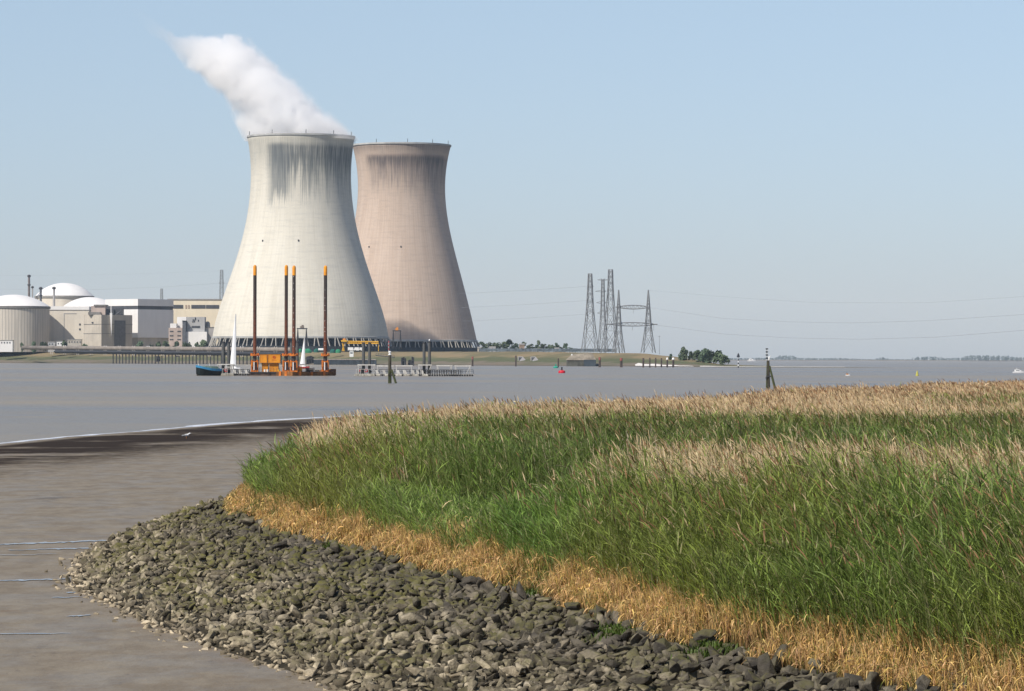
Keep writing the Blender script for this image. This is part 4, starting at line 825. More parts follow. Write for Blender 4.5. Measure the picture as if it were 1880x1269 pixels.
# gantries
def gantry(px, hw, ytop, ybase, Y, lb, top_m):
    s = Y/F; x = X(px, Y); zt = Zp(px, ytop, Y); zb = Zp(px, ybase, Y); T = thing('gantry_hoist', (x, Y, zb), lb, 'gantry'); w_ = hw*s
    for sg in (-1, 1):
        for dy in (-3, 3):
            for q_ in (.62, 1.1): MB().bar((x+sg*w_*q_, Y+dy*1.2, zb), (x+sg*w_*.82, Y+dy*.7, zt), .2).build('leg', STEEL, T)
        mb = MB(); 
        for u in (.3, .6): mb.bar((x+sg*w_*(.62+.2*u), Y-3, zb+(zt-zb)*u), (x+sg*w_*(1.1-.28*u), Y-3, zb+(zt-zb)*u), .13)
        mb.build('brace', STEEL, T)
    MB().box(x-w_*1.0, x+w_*1.0, Y-2.6, Y+2.6, zt, zt+.8).build('cross_beam', STEEL, T); MB().box(x-w_*.35, x+w_*.35, Y-2, Y+2, zt+.81, zt+2.2).obox((x+w_*.1, Y, zt+2.21), w_*.4, 2.2, .9).build('hoist_trolley', top_m, T)
gantry(554.5, 9.5, 604.5, 640, 2620, 'grey steel gantry hoist in front of the near cooling tower', mat('grey_rust', (.22,.18,.15), .8)); gantry(728.5, 8, 608.5, 640, 2700, 'steel gantry hoist with an orange trolley in front of the pinkish tower', mat('orange_paint', (.70,.27,.04), .5))
# yellow crane
YEL = mat('crane_yellow', (.74,.42,.04), .5, .15, .5); Y = 2520; T = thing('crane', tuple(W(630.5, 645, Y)), 'yellow slewing crane with a long horizontal boom on the quay', 'crane'); s = Y/F
P = lambda a, b_: W(a, b_, Y)
mb = MB(); mb.bar(P(629, 629), P(632, 645), .55); mb.bar(P(632.5, 629), P(628.5, 645), .4); mb.build('mast', YEL, T)
MB().box(P(628, 0).x, P(638.5, 0).x, Y-1.6, Y+1.6, P(633, 627.5).z, P(633, 624.5).z).build('cab', YEL, T); MB().box(P(631, 0).x, P(636, 0).x, Y-1, Y+1, P(633, 624.4).z, P(633, 621.5).z).build('winch_house', mat('orange_paint', None), T); MB().box(P(631.5, 0).x, P(639, 0).x, Y-1.2, Y+1.2, P(633, 629.8).z, P(633, 627.6).z).build('counterweight', mat('brown_steel', (.12,.09,.05), .7), T)
mb = MB()
for dy in (-.7, .7): mb.bar((P(638.5, 0).x, Y+dy, P(640, 626.9).z), (P(696, 0).x, Y+dy, P(690, 627.6).z), .38); mb.bar((P(638.5, 0).x, Y+dy, P(640, 630.6).z), (P(696, 0).x, Y+dy, P(690, 631.2).z), .38)
for k in range(18): a = 639+k*3.2; mb.bar((P(a, 0).x, Y-.7, P(640, 627).z), (P(a+3.2, 0).x, Y-.7, P(640, 630.9).z), .30); mb.bar((P(a+3.2, 0).x, Y+.7, P(640, 627).z), (P(a, 0).x, Y+.7, P(640, 630.9).z), .30)
mb.box(P(640, 0).x, P(695, 0).x, Y-.3, Y+.3, P(660, 630.3).z, P(660, 627.5).z); mb.build('boom', YEL, T)
MB().bar(P(695, 631), P(695, 645), .3).build('boom_support', YEL, T)
# vehicles and covered goods on the quay
TYRE = mat('tyre', (.03,.03,.03), .9); GLS = mat('dark_glass', (.03,.04,.05), .15, .1, 1, .6)
def van(px, py, L_, h_, Y, lb, m_, box=True):
    q_ = W(px, py, Y); x, z = q_.x, q_.z; T = thing('van' if not box else 'truck', tuple(q_), lb, 'van' if not box else 'truck', None)
    MB().box(x-L_/2, x+L_*.22, Y-1.2, Y+1.2, z+.5, z+h_).build('cargo_body', m_, T, bevel=.08); cabp = MB().loft([[(x+L_*.225, Y-1.1, z+.5), (x+L_*.225, Y+1.1, z+.5), (x+L_*.225, Y+1.1, z+h_*.85), (x+L_*.225, Y-1.1, z+h_*.85)], [(x+L_*.42, Y-1.1, z+.5), (x+L_*.42, Y+1.1, z+.5), (x+L_*.36, Y+1.0, z+h_*.82), (x+L_*.36, Y-1.0, z+h_*.82)], [(x+L_*.5, Y-1.1, z+.5), (x+L_*.5, Y+1.1, z+.5), (x+L_*.48, Y+1.0, z+h_*.45), (x+L_*.48, Y-1.0, z+h_*.45)]]).build('cab', m_, T)
    MB().box(x+L_*.25, x+L_*.36, Y-1.14, Y-1.105, z+h_*.48, z+h_*.78).build('window', GLS, cabp)
    for dx in (-.33, .33): MB().bar((x+L_*dx, Y-1.25, z+.45), (x+L_*dx, Y-.95, z+.45), .45, None, 14).build('wheel', TYRE, T)
WP = mat('white_paint', (.82,.82,.80), .4, .05)
van(645.5, 645, 5.2, 2.7, 2500, 'long white truck on the quay under the yellow boom', WP); van(656.5, 645, 4.2, 2.7, 2500, 'white van right of the long white truck', WP, False); van(664.5, 645, 3.4, 2.6, 2500, 'smallest white van at the right of the row on the quay', WP, False)
Y = 2440; q_ = W(645.5, 652.2, Y); T = thing('pump_house', tuple(q_), 'small white cabin with one dark window on the quay edge', 'cabin'); MB().box(q_.x-1.35, q_.x+1.35, Y-1.2, Y+1.2, q_.z-1.2, q_.z+2.7).build('wall', WP, T); MB().box(q_.x-1.5, q_.x+1.5, Y-1.35, Y+1.35, q_.z+2.71, q_.z+2.9).build('roof', WP, T); MB().box(q_.x-.9, q_.x+.8, Y-1.26, Y-1.21, q_.z+1.1, q_.z+1.9).build('window', GLS, T)
def heap(px, hw, py0, py1, Y, m_, lb, cat, name):
    q_ = W(px, py1, Y); s = Y/F; hh = (py1-py0)*s; prof = []; 
    rings = [[(q_.x+u*hw*s, Y+v*3*(1-abs(u)**3*.5), q_.z-.8+w_*(hh+.8)*(1-.5*abs(u)**3)*random.uniform(.9, 1.05)) for v, w_ in ((-1,0),(-.95,.6),(-.5,.97),(0,1),(.5,.95),(.95,.6),(1,0))] for u in [-1,-.8,-.5,-.2,.1,.4,.7,.9,1]]
    one(name, MB().loft(rings), m_, lb, cat, loc=tuple(q_), smooth=True)
GRN = mat('green_tarp', (.035,.26,.13), .6, .2, .4); GRN2 = mat('dark_green_tarp', (.02,.13,.10), .6, .2, .4)
heap(551, 4, 640.5, 645, 2520, GRN, 'green tarpaulin heap left of the white sail on the quay', 'tarpaulin', 'tarpaulin_heap'); heap(564, 8, 640, 646, 2510, GRN, 'largest bright green tarpaulin heap right of the white sail', 'tarpaulin', 'tarpaulin_heap'); heap(581, 5, 640, 645, 2505, GRN2, 'dark green tarpaulin heap on the quay', 'tarpaulin', 'tarpaulin_heap'); heap(611, 5, 641, 646, 2480, GRN2, 'dark green heap beside the right barge leg', 'tarpaulin', 'tarpaulin_heap'); heap(621, 5, 641, 646, 2480, GRN, 'green heap left of the crane mast', 'tarpaulin', 'tarpaulin_heap')
Y = 2490; q_ = W(589, 646, Y); T = thing('storage_tank', tuple(q_), 'small white horizontal tank on the quay left of the right barge leg', 'tank'); MB().tube([(q_.x-1.8, Y, q_.z+1.5), (q_.x-1.5, Y, q_.z+1.5), (q_.x+1.5, Y, q_.z+1.5), (q_.x+1.8, Y, q_.z+1.5)], .9, 14).build('tank_shell', WP, T, smooth=True); MB().box(q_.x-1.2, q_.x-.8, Y-.7, Y+.7, q_.z-.3, q_.z+.9).box(q_.x+.8, q_.x+1.2, Y-.7, Y+.7, q_.z-.3, q_.z+.9).build('cradle', STEEL, T)
# red and white beacon on the bank, fence, sheds on the right bank
def striped(px, y0_, y1_, Y, r, cols, n, name, lb, cat, top=None, zb=None):
    zb = Zp(px, y1_, Y) if zb is None else zb; zt = Zp(px, y0_, Y); T = thing(name, (X(px, Y), Y, zb), lb, cat)
    for k in range(n): MB().bar((X(px, Y), Y, zb+(zt-zb)*k/n), (X(px, Y), Y, zb+(zt-zb)*(k+1)/n), r, None, 8).build('pole_band', cols[k % len(cols)], T)
    return T
RED = mat('red_paint', (.50,.05,.04), .5, .2, .5)
striped(713.8, 626, 646, 2450, .34, [mat('grey_concrete', None), RED], 6, 'beacon', 'thin red and white beacon on the far bank above the near wooden post', 'beacon')
Y = 2600
T = thing('fence', (X(1000, Y), Y, GZ), 'long blue grey fence along the top of the far bank left of the pylons', 'fence'); mb = MB(); mb.box(X(880, Y), X(1132, Y), Y-.05, Y+.05, GZ+.6, GZ+2.9); mb.build('mesh_panel', mat('fence_mesh', (.16,.20,.23), .8, .3, .3), T); 
for k in range(43): x_ = X(880+k*6, Y); MB().bar((x_, Y-.2, GZ-.3), (x_, Y-.2, GZ+3.1), .09).build('post', LAT, T)
for px, yt, hw, m_, lb in ((880,639,3.4,mat('tan_cabin', None),'pale kiosk at the foot of the pinkish tower'),(958,633,5,mat('brick_tan', (.33,.25,.19), .85, .2, .3),'brown brick hut among the trees'),(904,638.5,6,WHITE,'low white roofed hut in the tree row'),(988,642,8,WHITE,'long low white building behind the fence'),(1022,640.5,4,mat('brick_tan', None),'small brown hut near the right end of the tree row')):
    Y = 2615; q_ = W(px, 646, Y); T = thing('hut', (q_.x, Y, GZ), lb, 'hut'); zt = Zp(px, yt, Y); w_ = hw*Y/F; MB().box(q_.x-w_, q_.x+w_, Y, Y+6, GZ-.2, zt).build('wall', m_, T); MB().add([(q_.x-w_-.2, Y-.3, zt+.01), (q_.x+w_+.2, Y-.3, zt+.01), (q_.x+w_+.2, Y+6.3, zt+.01), (q_.x-w_-.2, Y+6.3, zt+.01), (q_.x-w_-.2, Y+3, zt+.9), (q_.x+w_+.2, Y+3, zt+.9)], [(0,1,5,4), (2,3,4,5), (1,2,5), (3,0,4), (0,3,2,1)]).build('roof', mat('grey_ring', None), T); MB().box(q_.x-w_*.3, q_.x+w_*.1, Y-.2, Y-.02, GZ, GZ+(zt-GZ)*.6).build('door', DARK, T)
for px, yt, lb in ((895.5,632,'thin pale lamp mast near the pinkish tower'),(919.5,630,'second thin pale lamp mast right of the pinkish tower'),(1210.5,618,'thin tall mast right of the two legged pylon')):
    Y = 2560 if px < 1000 else 2240; x_ = X(px, Y); zb = GZ if px < 1000 else float(far_z(px, 120)); T = thing('lamp_mast', (x_, Y, zb), lb, 'mast'); zt = Zp(px, yt, Y); MB().bar((x_, Y, zb), (x_, Y, zt), .16, .10, 6).build('pole', LAT, T); MB().box(x_-.6, x_+.6, Y-.2, Y+.2, zt, zt+.3).build('lamp_head', LAT, T)
# sluice outlets in the bank
for a, c, lb in ((951, 966, 'left dark culvert opening in the far bank'), (975, 990, 'right dark culvert opening with a concrete apron in the far bank')):
    q_ = farpt((a+c)/2, 50); T = thing('culvert', tuple(q_), lb, 'culvert'); s = q_.y/F; w_ = (c-a)*s/2
    MB().box(q_.x-w_, q_.x+w_*.2, q_.y-3, q_.y+3, q_.z-1, q_.z+2.0).build('head_wall', mat('grey_concrete', None), T); MB().box(q_.x-w_*.8, q_.x+w_*.1, q_.y-3.2, q_.y-3.02, q_.z-.6, q_.z+1.5).build('opening', DARK, T)
    MB().add([(q_.x+w_*.25, q_.y-2.6, q_.z+1.8), (q_.x+w_*1.3, q_.y-6, q_.z-1.2), (q_.x-w_*.7, q_.y-12, q_.z-1.7), (q_.x-w_*.5, q_.y-3.4, q_.z-.5)], [(0,1,2,3)]).build('apron', mat('grey_concrete', None), T)
# pylon base caisson
Y = 2110; T = thing('caisson', (X(1067, Y), Y, 0), 'heavy dark concrete caisson at the water below the left tall pylon', 'caisson'); 
MB().box(X(1041, Y), X(1072, Y), Y+2, Y+24, -2, Zp(1060, 661.5, Y)).build('wall', mat('caisson_green', (.12,.12,.10), .9, .3, .15), T); MB().box(X(1072.2, Y), X(1094, Y), Y-2, Y+24, -2, Zp(1080, 660.5, Y)).build('fender_wall', mat('sheet_steel', None), T)
MB().add([(X(1040.5, Y), Y+1.6, Zp(1060, 661.5, Y)+.01), (X(1095, Y), Y+1.6, Zp(1060, 661.5, Y)+.01), (X(1095, Y), Y+40, Zp(1060, 661.5, Y)+.01), (X(1040.5, Y), Y+40, Zp(1060, 661.5, Y)+.01), (X(1052, Y), Y+10, Zp(1060, 650, Y)), (X(1088, Y), Y+10, Zp(1060, 648, Y)), (X(1088, Y), Y+40, Zp(1060, 648, Y)), (X(1052, Y), Y+40, Zp(1060, 650, Y))], [(3,2,1,0),(4,5,6,7),(0,1,5,4),(1,2,6,5),(2,3,7,6),(3,0,4,7)]).build('stone_mound', mat('mound', (.30,.26,.20), .9, .25, .2), T)
MB().box(X(1049, Y), X(1051.5, Y), Y+8, Y+10, Zp(1050, 655, Y), Zp(1050, 650, Y)).build('white_box', WP, T)
# mooring posts off the right bank
PB = mat('post_brown', (.11,.085,.075), .85, .3, .5); PR = mat('post_red', (.34,.10,.09), .8, .25, .5)
for px, y0_, y1_, w_, top, lb in ((947,653,673,3,None,'dark mooring post below the brick hut'),(1025,658,674.5,2.6,None,'dark mooring post beside the green buoy'),(1101,656,674.5,4,PR,'reddish topped mooring post right of the caisson'),(1140.5,657.5,674.5,5,PR,'reddish mooring pile pair between the caisson and the white sand'),(1181,657.5,674.8,3.6,None,'first brown mooring post of the six before the white sand'),(1193,657,674.8,2.6,None,'second brown mooring post of the six before the white sand'),(1203.7,657,674.5,2.6,None,'third brown mooring post of the six before the white sand'),(1214.3,657.5,674.5,2.8,None,'fourth brown mooring post of the six before the white sand'),(1225,656.5,674.5,3.2,WP,'fifth mooring post before the white sand, with a white top'),(1236,656.5,674.5,4,WP,'rightmost mooring post before the white sand, with a white top'),(867.5,655,672.5,3.4,PR,'red mooring post behind the right end of the floating jetty')):
    Y = YG(px, y1_); x_ = X(px, Y); zt = Zp(px, y0_, Y); r = w_*Y/F/2; T = thing('mooring_post', (x_, Y, 0), lb, 'mooring post', 'mooring posts off the far bank'); cut = zt*.72
    MB().bar((x_, Y, -2), (x_, Y, cut if top else zt), r, None, 10).build('post', PB, T)
    if top is PR: MB().bar((x_, Y, cut+.01), (x_, Y, zt), r*1.02, None, 10).build('painted_top', PR, T)
    if top is WP: MB().bar((x_, Y, cut+.01), (x_, Y, zt-1.2), r, None, 10).build('post_head', PB, T); MB().lathe((x_, Y, zt-1.19), [(r*1.25, 0), (r*1.25, .5), (r*.6, 1.1), (.05, 1.2)], 10).build('white_cap', WP, T)
# cone-topped beacon off the spit
Y = YG(1355.5, 675.5); x_ = X(1355.5, Y); s = Y/F; T = thing('beacon', (x_, Y, 0), 'black cone topped beacon on a black and white banded pole off the spit', 'beacon'); zt = Zp(1355.5, 656, Y)
for k in range(6): MB().bar((x_, Y, -1 if k == 0 else zt*k/6), (x_, Y, zt*(k+1)/6), .28, None, 8).build('pole_band', WP if k % 2 else mat('black_paint', (.02,.022,.028), .6, .2), T)
MB().lathe((x_, Y, zt), [(3.1*s, 0), (3.0*s, .3), (1.2*s, 6*s), (.5*s, 7.6*s), (.02, 7.8*s)], 14).build('cone_topmark', mat('black_paint', None), T)
# ================================================================ jack-up barge and what is on it
ORG = mat('barge_orange', (.66,.20,.025), .5, .25, .6, dirt=(.36,.10,.02)); OY = mat('container_orange', (.78,.33,.02), .5, .12, .5, dirt=(.58,.21,.02)); RUST = mat('rusty_hull', (.26,.115,.035), .8, .4, .35, dirt=(.07,.035,.02))
DKH = mat('dark_hull', (.075,.05,.04), .8, .3, .3); LEGM = None
t = NT('barge_leg_steel'); o = t.obj(); z = t.sep(o)[2]; n = t.noise(t.vm('MULTIPLY', o, (1.5, 1.5, .5)), 1, 5, .65)
c = t.mix(t.ss(t.m('ADD', z, t.m('MULTIPLY', n, 14)), 30, 14), (.050,.040,.035), (.155,.050,.024)); c = t.mix(t.m('MULTIPLY', t.ss(t.m('ABSOLUTE', t.m('SUBTRACT', t.m('FRACT', t.m('MULTIPLY', z, .55)), .5)), .42, .48), .5), c, (.03,.02,.018))
t.bsdf(c, .75, .3); LEGM = t.mat
YB = 905.0; cx = X(533, YB); sB = YB/F
av, bv = Vector((.625, .78, 0)), Vector((.777, -.63, 0)).normalized(); bv = Vector((.78, -.625, 0)); CB = Vector((cx, YB, 0)); P = lambda a, b_, z=0: CB+av*a+bv*b_+Vector((0, 0, z))
T = thing('jack_up_barge', tuple(CB), 'rusty orange jack up barge standing on four tall brown legs with orange tips', 'barge')
def deckbox(a0, a1, b0, b1, z0, z1, name, m_, bevel=0): return prism([tuple(P(*q_)[:2]) for q_ in ((a0,b0),(a0,b1),(a1,b1),(a1,b0))], z0, z1).build(name, m_, T, bevel=bevel)
deckbox(-7.6, 7.6, -7.6, 7.6, -.6, .95, 'hull', DKH, .06)
deckbox(-7.72, 7.75, 2.2, 7.75, -.5, 1.05, 'side_pontoon', RUST, .08); deckbox(-7.75, -7.68, -7.5, 2.1, .62, .98, 'rubbing_strake', mat('black_rubber', (.035,.033,.035), .8), 0)
mb = MB(); hx = [P(7.75, b_, 0) for b_ in (2.3, 7.7)]; mb.loft([[P(7.7, 2.4, -.5), P(7.7, 7.7, -.5), P(7.7, 7.7, 1.05), P(7.7, 2.4, 1.05)], [P(9.4, 2.6, .2), P(9.4, 7.3, .2), P(9.4, 7.3, 1.75), P(9.4, 2.6, 1.75)]]); mb.build('bow_ramp', RUST, T)
for b_ in (3.6, 5.6): deckbox(-7.9, -7.73, b_-.35, b_+.35, -.4, 1.2, 'fender', ORG)
for a in (-5, -.5, 4.2): deckbox(a-.4, a+.4, 7.76, 7.95, -.4, 1.2, 'fender', ORG)
legs = ((467.7, 0), (525.3, 1), (539.5, 2), (597.2, 3)); LP = {0: P(-6.4, -6.4), 1: P(6.4, -6.4), 2: P(-6.4, 6.4), 3: P(6.4, 6.4)}
for px, k in legs:
    q_ = LP[k]; Yl = q_.y; x_ = X(px, Yl); zt = Zp(px, 486.5+(1 if k > 1 else 0), Yl); zc = Zp(px, 505.5, Yl); r = .44
    leg = MB().bar((x_, Yl, -3), (x_, Yl, zc), r, None, 20, False).build('leg', LEGM, T, smooth=True)
    MB().lathe((x_, Yl, zc), [(r+.02, -.02), (r+.02, zt-zc-.55), (r*.85, zt-zc-.22), (r*.4, zt-zc-.04), (.01, zt-zc)], 20).build('leg_tip', OY, leg, smooth=True)
    if k > 1:
        for j in range(11 if k == 2 else 9): zz = 7.5+j*1.75+random.uniform(-.5, .5); MB().bar((x_-.12, Yl-r+.05, zz), (x_-.12, Yl-r-.02, zz), .075, None, 8).build('pin_hole', WP, leg)
    hz = MB()      # jacking house: four posts, collars
    for sx_ in (-1, 1):
        for sy_ in (-1, 1): hz.bar((x_+sx_*.72, Yl+sy_*.72, .95), (x_+sx_*.66, Yl+sy_*.66, 4.0), .18)
    hz.box(x_-.95, x_+.95, Yl-.95, Yl+.95, .96, 1.35); hz = hz.build('jacking_house', ORG, T)
    mb = MB(); mb.box(x_-.92, x_-.46, Yl-.92, Yl+.9, 2.3, 3.5).box(x_+.46, x_+.92, Yl-.92, Yl+.9, 2.1, 3.55).box(x_-.95, x_+.95, Yl-.95, Yl+.95, 3.45, 3.7); mb.build('jack_frame', ORG, hz)
    MB().lathe((x_, Yl, 3.72), [(.50, 0), (.50, 1.25), (.62, 1.26)], 16).build('leg_guide', mat('grimy_steel', (.07,.06,.055), .6), hz)
    mb = MB().lathe((x_, Yl, 4.98), [(.52, 0), (1.12, .05), (1.15, .32), (.9, .42), (.52, .45)], 18)
    for j in range(8): a = j*PI/4; mb.bar((x_+.95*math.cos(a), Yl+.95*math.sin(a), 5.3), (x_+.95*math.cos(a), Yl+.95*math.sin(a), 5.72), .15, None, 6)
    mb.build('collar', ORG, T)
    MB().bar((x_-.08, Yl-1.0, 1.4), (x_-.08, Yl-1.0, 3.45), .15, None, 8).build('hydraulic_ram', WP, hz); MB().bar((x_+.55, Yl-1.0, 1.4), (x_+.5, Yl-1.0, 3.4), .09, None, 8).build('hydraulic_ram', STEEL, hz)
mb = MB()
for k in range(9): q_ = P(-7.3, -5+k*1.0, .95); mb.bar(q_, q_+Vector((0,0,1.0)), .035)
mb.bar(P(-7.3, -5, 1.95), P(-7.3, 3, 1.95), .035); mb.bar(P(-7.3, -5, 1.5), P(-7.3, 3, 1.5), .03); mb.build('deck_rail', STEEL, T)
# containers on the deck
def container(x0_, x1_, z0_, z1_, y0_, lb, logo=False):
    T2 = thing('container', ((x0_+x1_)/2, y0_+1.2, z0_), lb, 'container'); MB().box(x0_+.05, x1_-.05, y0_+.06, y0_+2.4, z0_+.05, z1_-.05).build('wall', OY, T2)
    mb = MB()
    for a in (x0_, x1_-.14):
        for b_ in (y0_, y0_+2.32): mb.box(a, a+.14, b_, b_+.14, z0_, z1_)
    for zz in (z0_, z1_-.14):
        for b_ in (y0_+.005, y0_+2.325): mb.box(x0_+.14, x1_-.14, b_, b_+.13, zz+.003, zz+.137)
    mb.build('frame', mat('container_edge', (.60,.24,.02), .5, .2, .6), T2); mb = MB()
    n_ = int((x1_-x0_)/.28)
    for k in range(1, n_): a = x0_+(x1_-x0_)*k/n_; mb.box(a-.05, a+.05, y0_+.03, y0_+.058, z0_+.2, z1_-.2)
    mb.build('corrugation', OY, T2)
    if logo:      # red ring emblem with a faint line below it
        xc, zc = x0_+(x1_-x0_)*.52, z0_+(z1_-z0_)*.66; mb = MB(); R_ = .37; n_ = 20
        for k in range(n_):
            a, c_ = 2*PI*k/n_, 2*PI*(k+1)/n_
            if k in (2, 3): continue
            mb.add([(xc+R_*math.cos(a), y0_-.01, zc+R_*math.sin(a)), (xc+R_*math.cos(c_), y0_-.01, zc+R_*math.sin(c_)), (xc+R_*.62*math.cos(c_), y0_-.01, zc+R_*.62*math.sin(c_)), (xc+R_*.62*math.cos(a), y0_-.01, zc+R_*.62*math.sin(a))], [(0,1,2,3)])
        mb.add([(xc-.2, y0_-.012, zc-.05), (xc+.25, y0_-.012, zc+.02), (xc+.22, y0_-.012, zc+.12), (xc-.2, y0_-.012, zc+.06)], [(0,1,2,3)]); mb.build('emblem', mat('emblem_red', (.55,.07,.02), .5), T2)
        MB().add([(xc-.55, y0_-.01, zc-.72), (xc+.55, y0_-.01, zc-.72), (xc+.55, y0_-.01, zc-.64), (xc-.55, y0_-.01, zc-.64)], [(0,1,2,3)]).build('lettering_line', mat('emblem_red', None), T2)
Yc = 902.0; zx = lambda a: X(a, Yc)
for a in (482, 494, 508): pass
container(zx(480.5), zx(492), .98, 3.22, Yc+.6, 'lower left orange container on the jack up barge'); container(zx(494), zx(511), .98, 3.22, Yc+.6, 'lower right orange container on the jack up barge')
container(zx(476.7), zx(490.3), 3.24, 5.42, Yc, 'upper left orange container on the jack up barge'); container(zx(491.6), zx(514.5), 3.24, 5.46, Yc, 'upper right orange container with a round red emblem', True)
x_ = zx(552.5); T2 = thing('generator', (x_, 898, 1.06), 'small orange generator box on the right half of the barge deck', 'generator'); MB().box(x_-.55, x_+.55, 897.5, 898.5, 1.25, 2.2).build('housing', OY, T2, bevel=.05); MB().box(x_-.6, x_+.6, 897.4, 898.6, 1.06, 1.24).build('skid', STEEL, T2); MB().bar((x_+.3, 898, 2.2), (x_+.3, 898, 2.6), .06).build('exhaust', STEEL, T2)
x_ = zx(570); T2 = thing('winch', (x_, 899.5, 1.0), 'low dark deck winch with coiled cable near the right leg of the barge', 'winch'); MB().bar((x_-.9, 899.5, 1.55), (x_+.9, 899.5, 1.55), .45, None, 16).build('drum', mat('grimy_steel', None), T2); mb = MB()
for a in (-1.1, -.92, .9, 1.08): mb.bar((x_+a, 899.5, 1.55), (x_+a+.06, 899.5, 1.55), .62, None, 18)
mb.build('flange', STEEL, T2); MB().box(x_-1.3, x_+1.3, 898.8, 900.2, 1.0, 1.12).build('base', STEEL, T2); MB().box(x_+1.3, x_+2.4, 899, 900, 1.0, 1.5).build('motor', mat('grimy_steel', None), T2)
for px, c_, lb in ((488, WP, 'left white bucket on the barge deck'), (493, WP, 'right white bucket on the barge deck'), (514, mat('drum_yellow', (.70,.50,.06), .5), 'yellow drum on the barge deck')):
    x_ = zx(px); one('bucket' if c_ is WP else 'drum', MB().lathe((x_, 898.2, .97), [(.20, 0), (.24, .55), (.26, .56), (.26, .62), (.05, .64)], 14), c_, lb, 'bucket' if c_ is WP else 'drum', loc=(x_, 898.2, .97))
# ================================================================ sailing boats
SAIL = mat('sail_cloth', (.84,.85,.86), .8, .04, .3)
def sail_boat(px, ywl_Y, yt, lb, hull_m, lean=.0, L_=7.5, jib=True, sail=(5.3, 1.0, .0)):
    Y = ywl_Y; s = Y/F; x_ = X(px, Y); zt = Zp(px, yt, Y); T = thing('sailing_boat', (x_, Y, 0), lb, 'sailing boat'); d_ = Vector((.93, -.36, 0)).normalized(); n_ = Vector((-d_.y, d_.x, 0)); O_ = Vector((x_, Y, 0)); rings = []
    for u, w_, k_ in ((-1, .55, .0), (-.6, .9, -.2), (0, 1, -.3), (.5, .72, -.2), (.85, .3, .0), (1, .03, .3)):
        c_ = O_+d_*u*L_/2; hb = 1.15; sh = .85+.25*u*u
        rings.append([c_+n_*(-w_*hb)+Vector((0,0,sh)), c_+n_*(-w_*hb*.85)+Vector((0,0,.25)), c_+Vector((0,0,k_)), c_+n_*(w_*hb*.85)+Vector((0,0,.25)), c_+n_*(w_*hb)+Vector((0,0,sh))])
    MB().loft(rings).build('hull', hull_m, T, smooth=True); c_ = O_+d_*(-.3); MB().loft([[c_+d_*a-n_*w_+Vector((0,0,.85)), c_+d_*a+n_*w_+Vector((0,0,.85)), c_+d_*a+n_*w_*.8+Vector((0,0,h_)), c_+d_*a-n_*w_*.8+Vector((0,0,h_))] for a, w_, h_ in ((-.9,.7,1.35),(.6,.65,1.4),(1.3,.4,1.0))]).build('cabin', WP, T)
    m_ = O_+d_*.6; tip = m_+Vector((0,0,zt)); MB().bar(m_+Vector((0,0,.6)), tip, .08, .05, 8).build('mast', mat('alu', (.55,.55,.56), .35, .05, 1, .5, .8), T); MB().bar(m_+Vector((0,0,1.9)), m_-d_*sail[0]*.7+Vector((0,0,1.8)), .06).build('boom', mat('alu', None), T)
    mb = MB(); n2 = 14; V = []
    for i_ in range(n2+1):
        u = i_/n2; z = 2.0+(zt-2.2)*u; ch = sail[0]*.7*((1-u)**.85*.96+.03)
        for j in range(7): v = j/6; V.append(m_-d_*(.1+ch*v)+n_*(.55*math.sin(PI*v)*(1-u*.6)*-1)+Vector((0,0,z-.0*v)))
    mb.add(V, [(i_*7+j, i_*7+j+1, (i_+1)*7+j+1, (i_+1)*7+j) for i_ in range(n2) for j in range(6)]); mb.build('mainsail', SAIL, T, smooth=2)
    if jib:
        bw = O_+d_*L_*.48+Vector((0,0,1.1)); top = m_+Vector((0,0,zt*.86)); V = []
        for i_ in range(n2+1):
            u = i_/n2; a = bw.lerp(top, u); e = (m_+n_*.5+Vector((0,0,1.3))).lerp(top, u)
            for j in range(5): v = j/4; V.append(a.lerp(e, v)-n_*.35*math.sin(PI*v)*(1-u))
        MB().add(V, [(i_*5+j, i_*5+j+1, (i_+1)*5+j+1, (i_+1)*5+j) for i_ in range(n2) for j in range(4)]).build('jib', SAIL, T, smooth=2)
sail_boat(430.5, 1300, 576, 'taller white sailing boat half hidden behind the left pontoon', mat('white_hull', (.78,.78,.78), .3, .05, .5), L_=4.6, jib=False, sail=(3.3, 1, 0))
sail_boat(557.5, 1500, 619.5, 'smaller white sailing boat with a red hull behind the barge', mat('red_hull', (.42,.05,.05), .4, .15, .5), L_=5.4, jib=False, sail=(3.1, 1, 0))
# ================================================================ dark hulled boat at the left pontoon
Yb = 893.0; Ob = Vector((X(381, Yb), Yb, 0)); d_ = Vector((-.80, -.60, 0)); n_ = Vector((.60, -.80, 0)); T = thing('work_boat', tuple(Ob), 'black hulled work boat with a bright blue rim moored left of the barge', 'boat')
st = ((-3.0, 1.9, .0, 1.75), (-1.6, 2.1, -.1, 1.72), (0, 2.1, -.1, 1.85), (1.6, 1.8, .0, 2.15), (2.7, 1.15, .25, 2.45), (3.3, .15, .9, 2.65))
def ringb(u, w_, k_, h_, z0_, z1_, g=0):
    c_ = Ob+d_*u; return [c_-n_*(w_+g)+Vector((0,0,z1_)), c_-n_*(w_+g)*.93+Vector((0,0,(z0_+z1_)/2)), c_-n_*(w_+g)*.62+Vector((0,0,z0_)), c_+n_*(w_+g)*.62+Vector((0,0,z0_)), c_+n_*(w_+g)*.93+Vector((0,0,(z0_+z1_)/2)), c_+n_*(w_+g)+Vector((0,0,z1_))]
MB().loft([ringb(u, w_, k_, h_, k_-.3, h_-.55) for u, w_, k_, h_ in st]).build('hull', mat('black_hull', (.012,.020,.022), .35, .3, .4), T, smooth=True)
rr_ = []
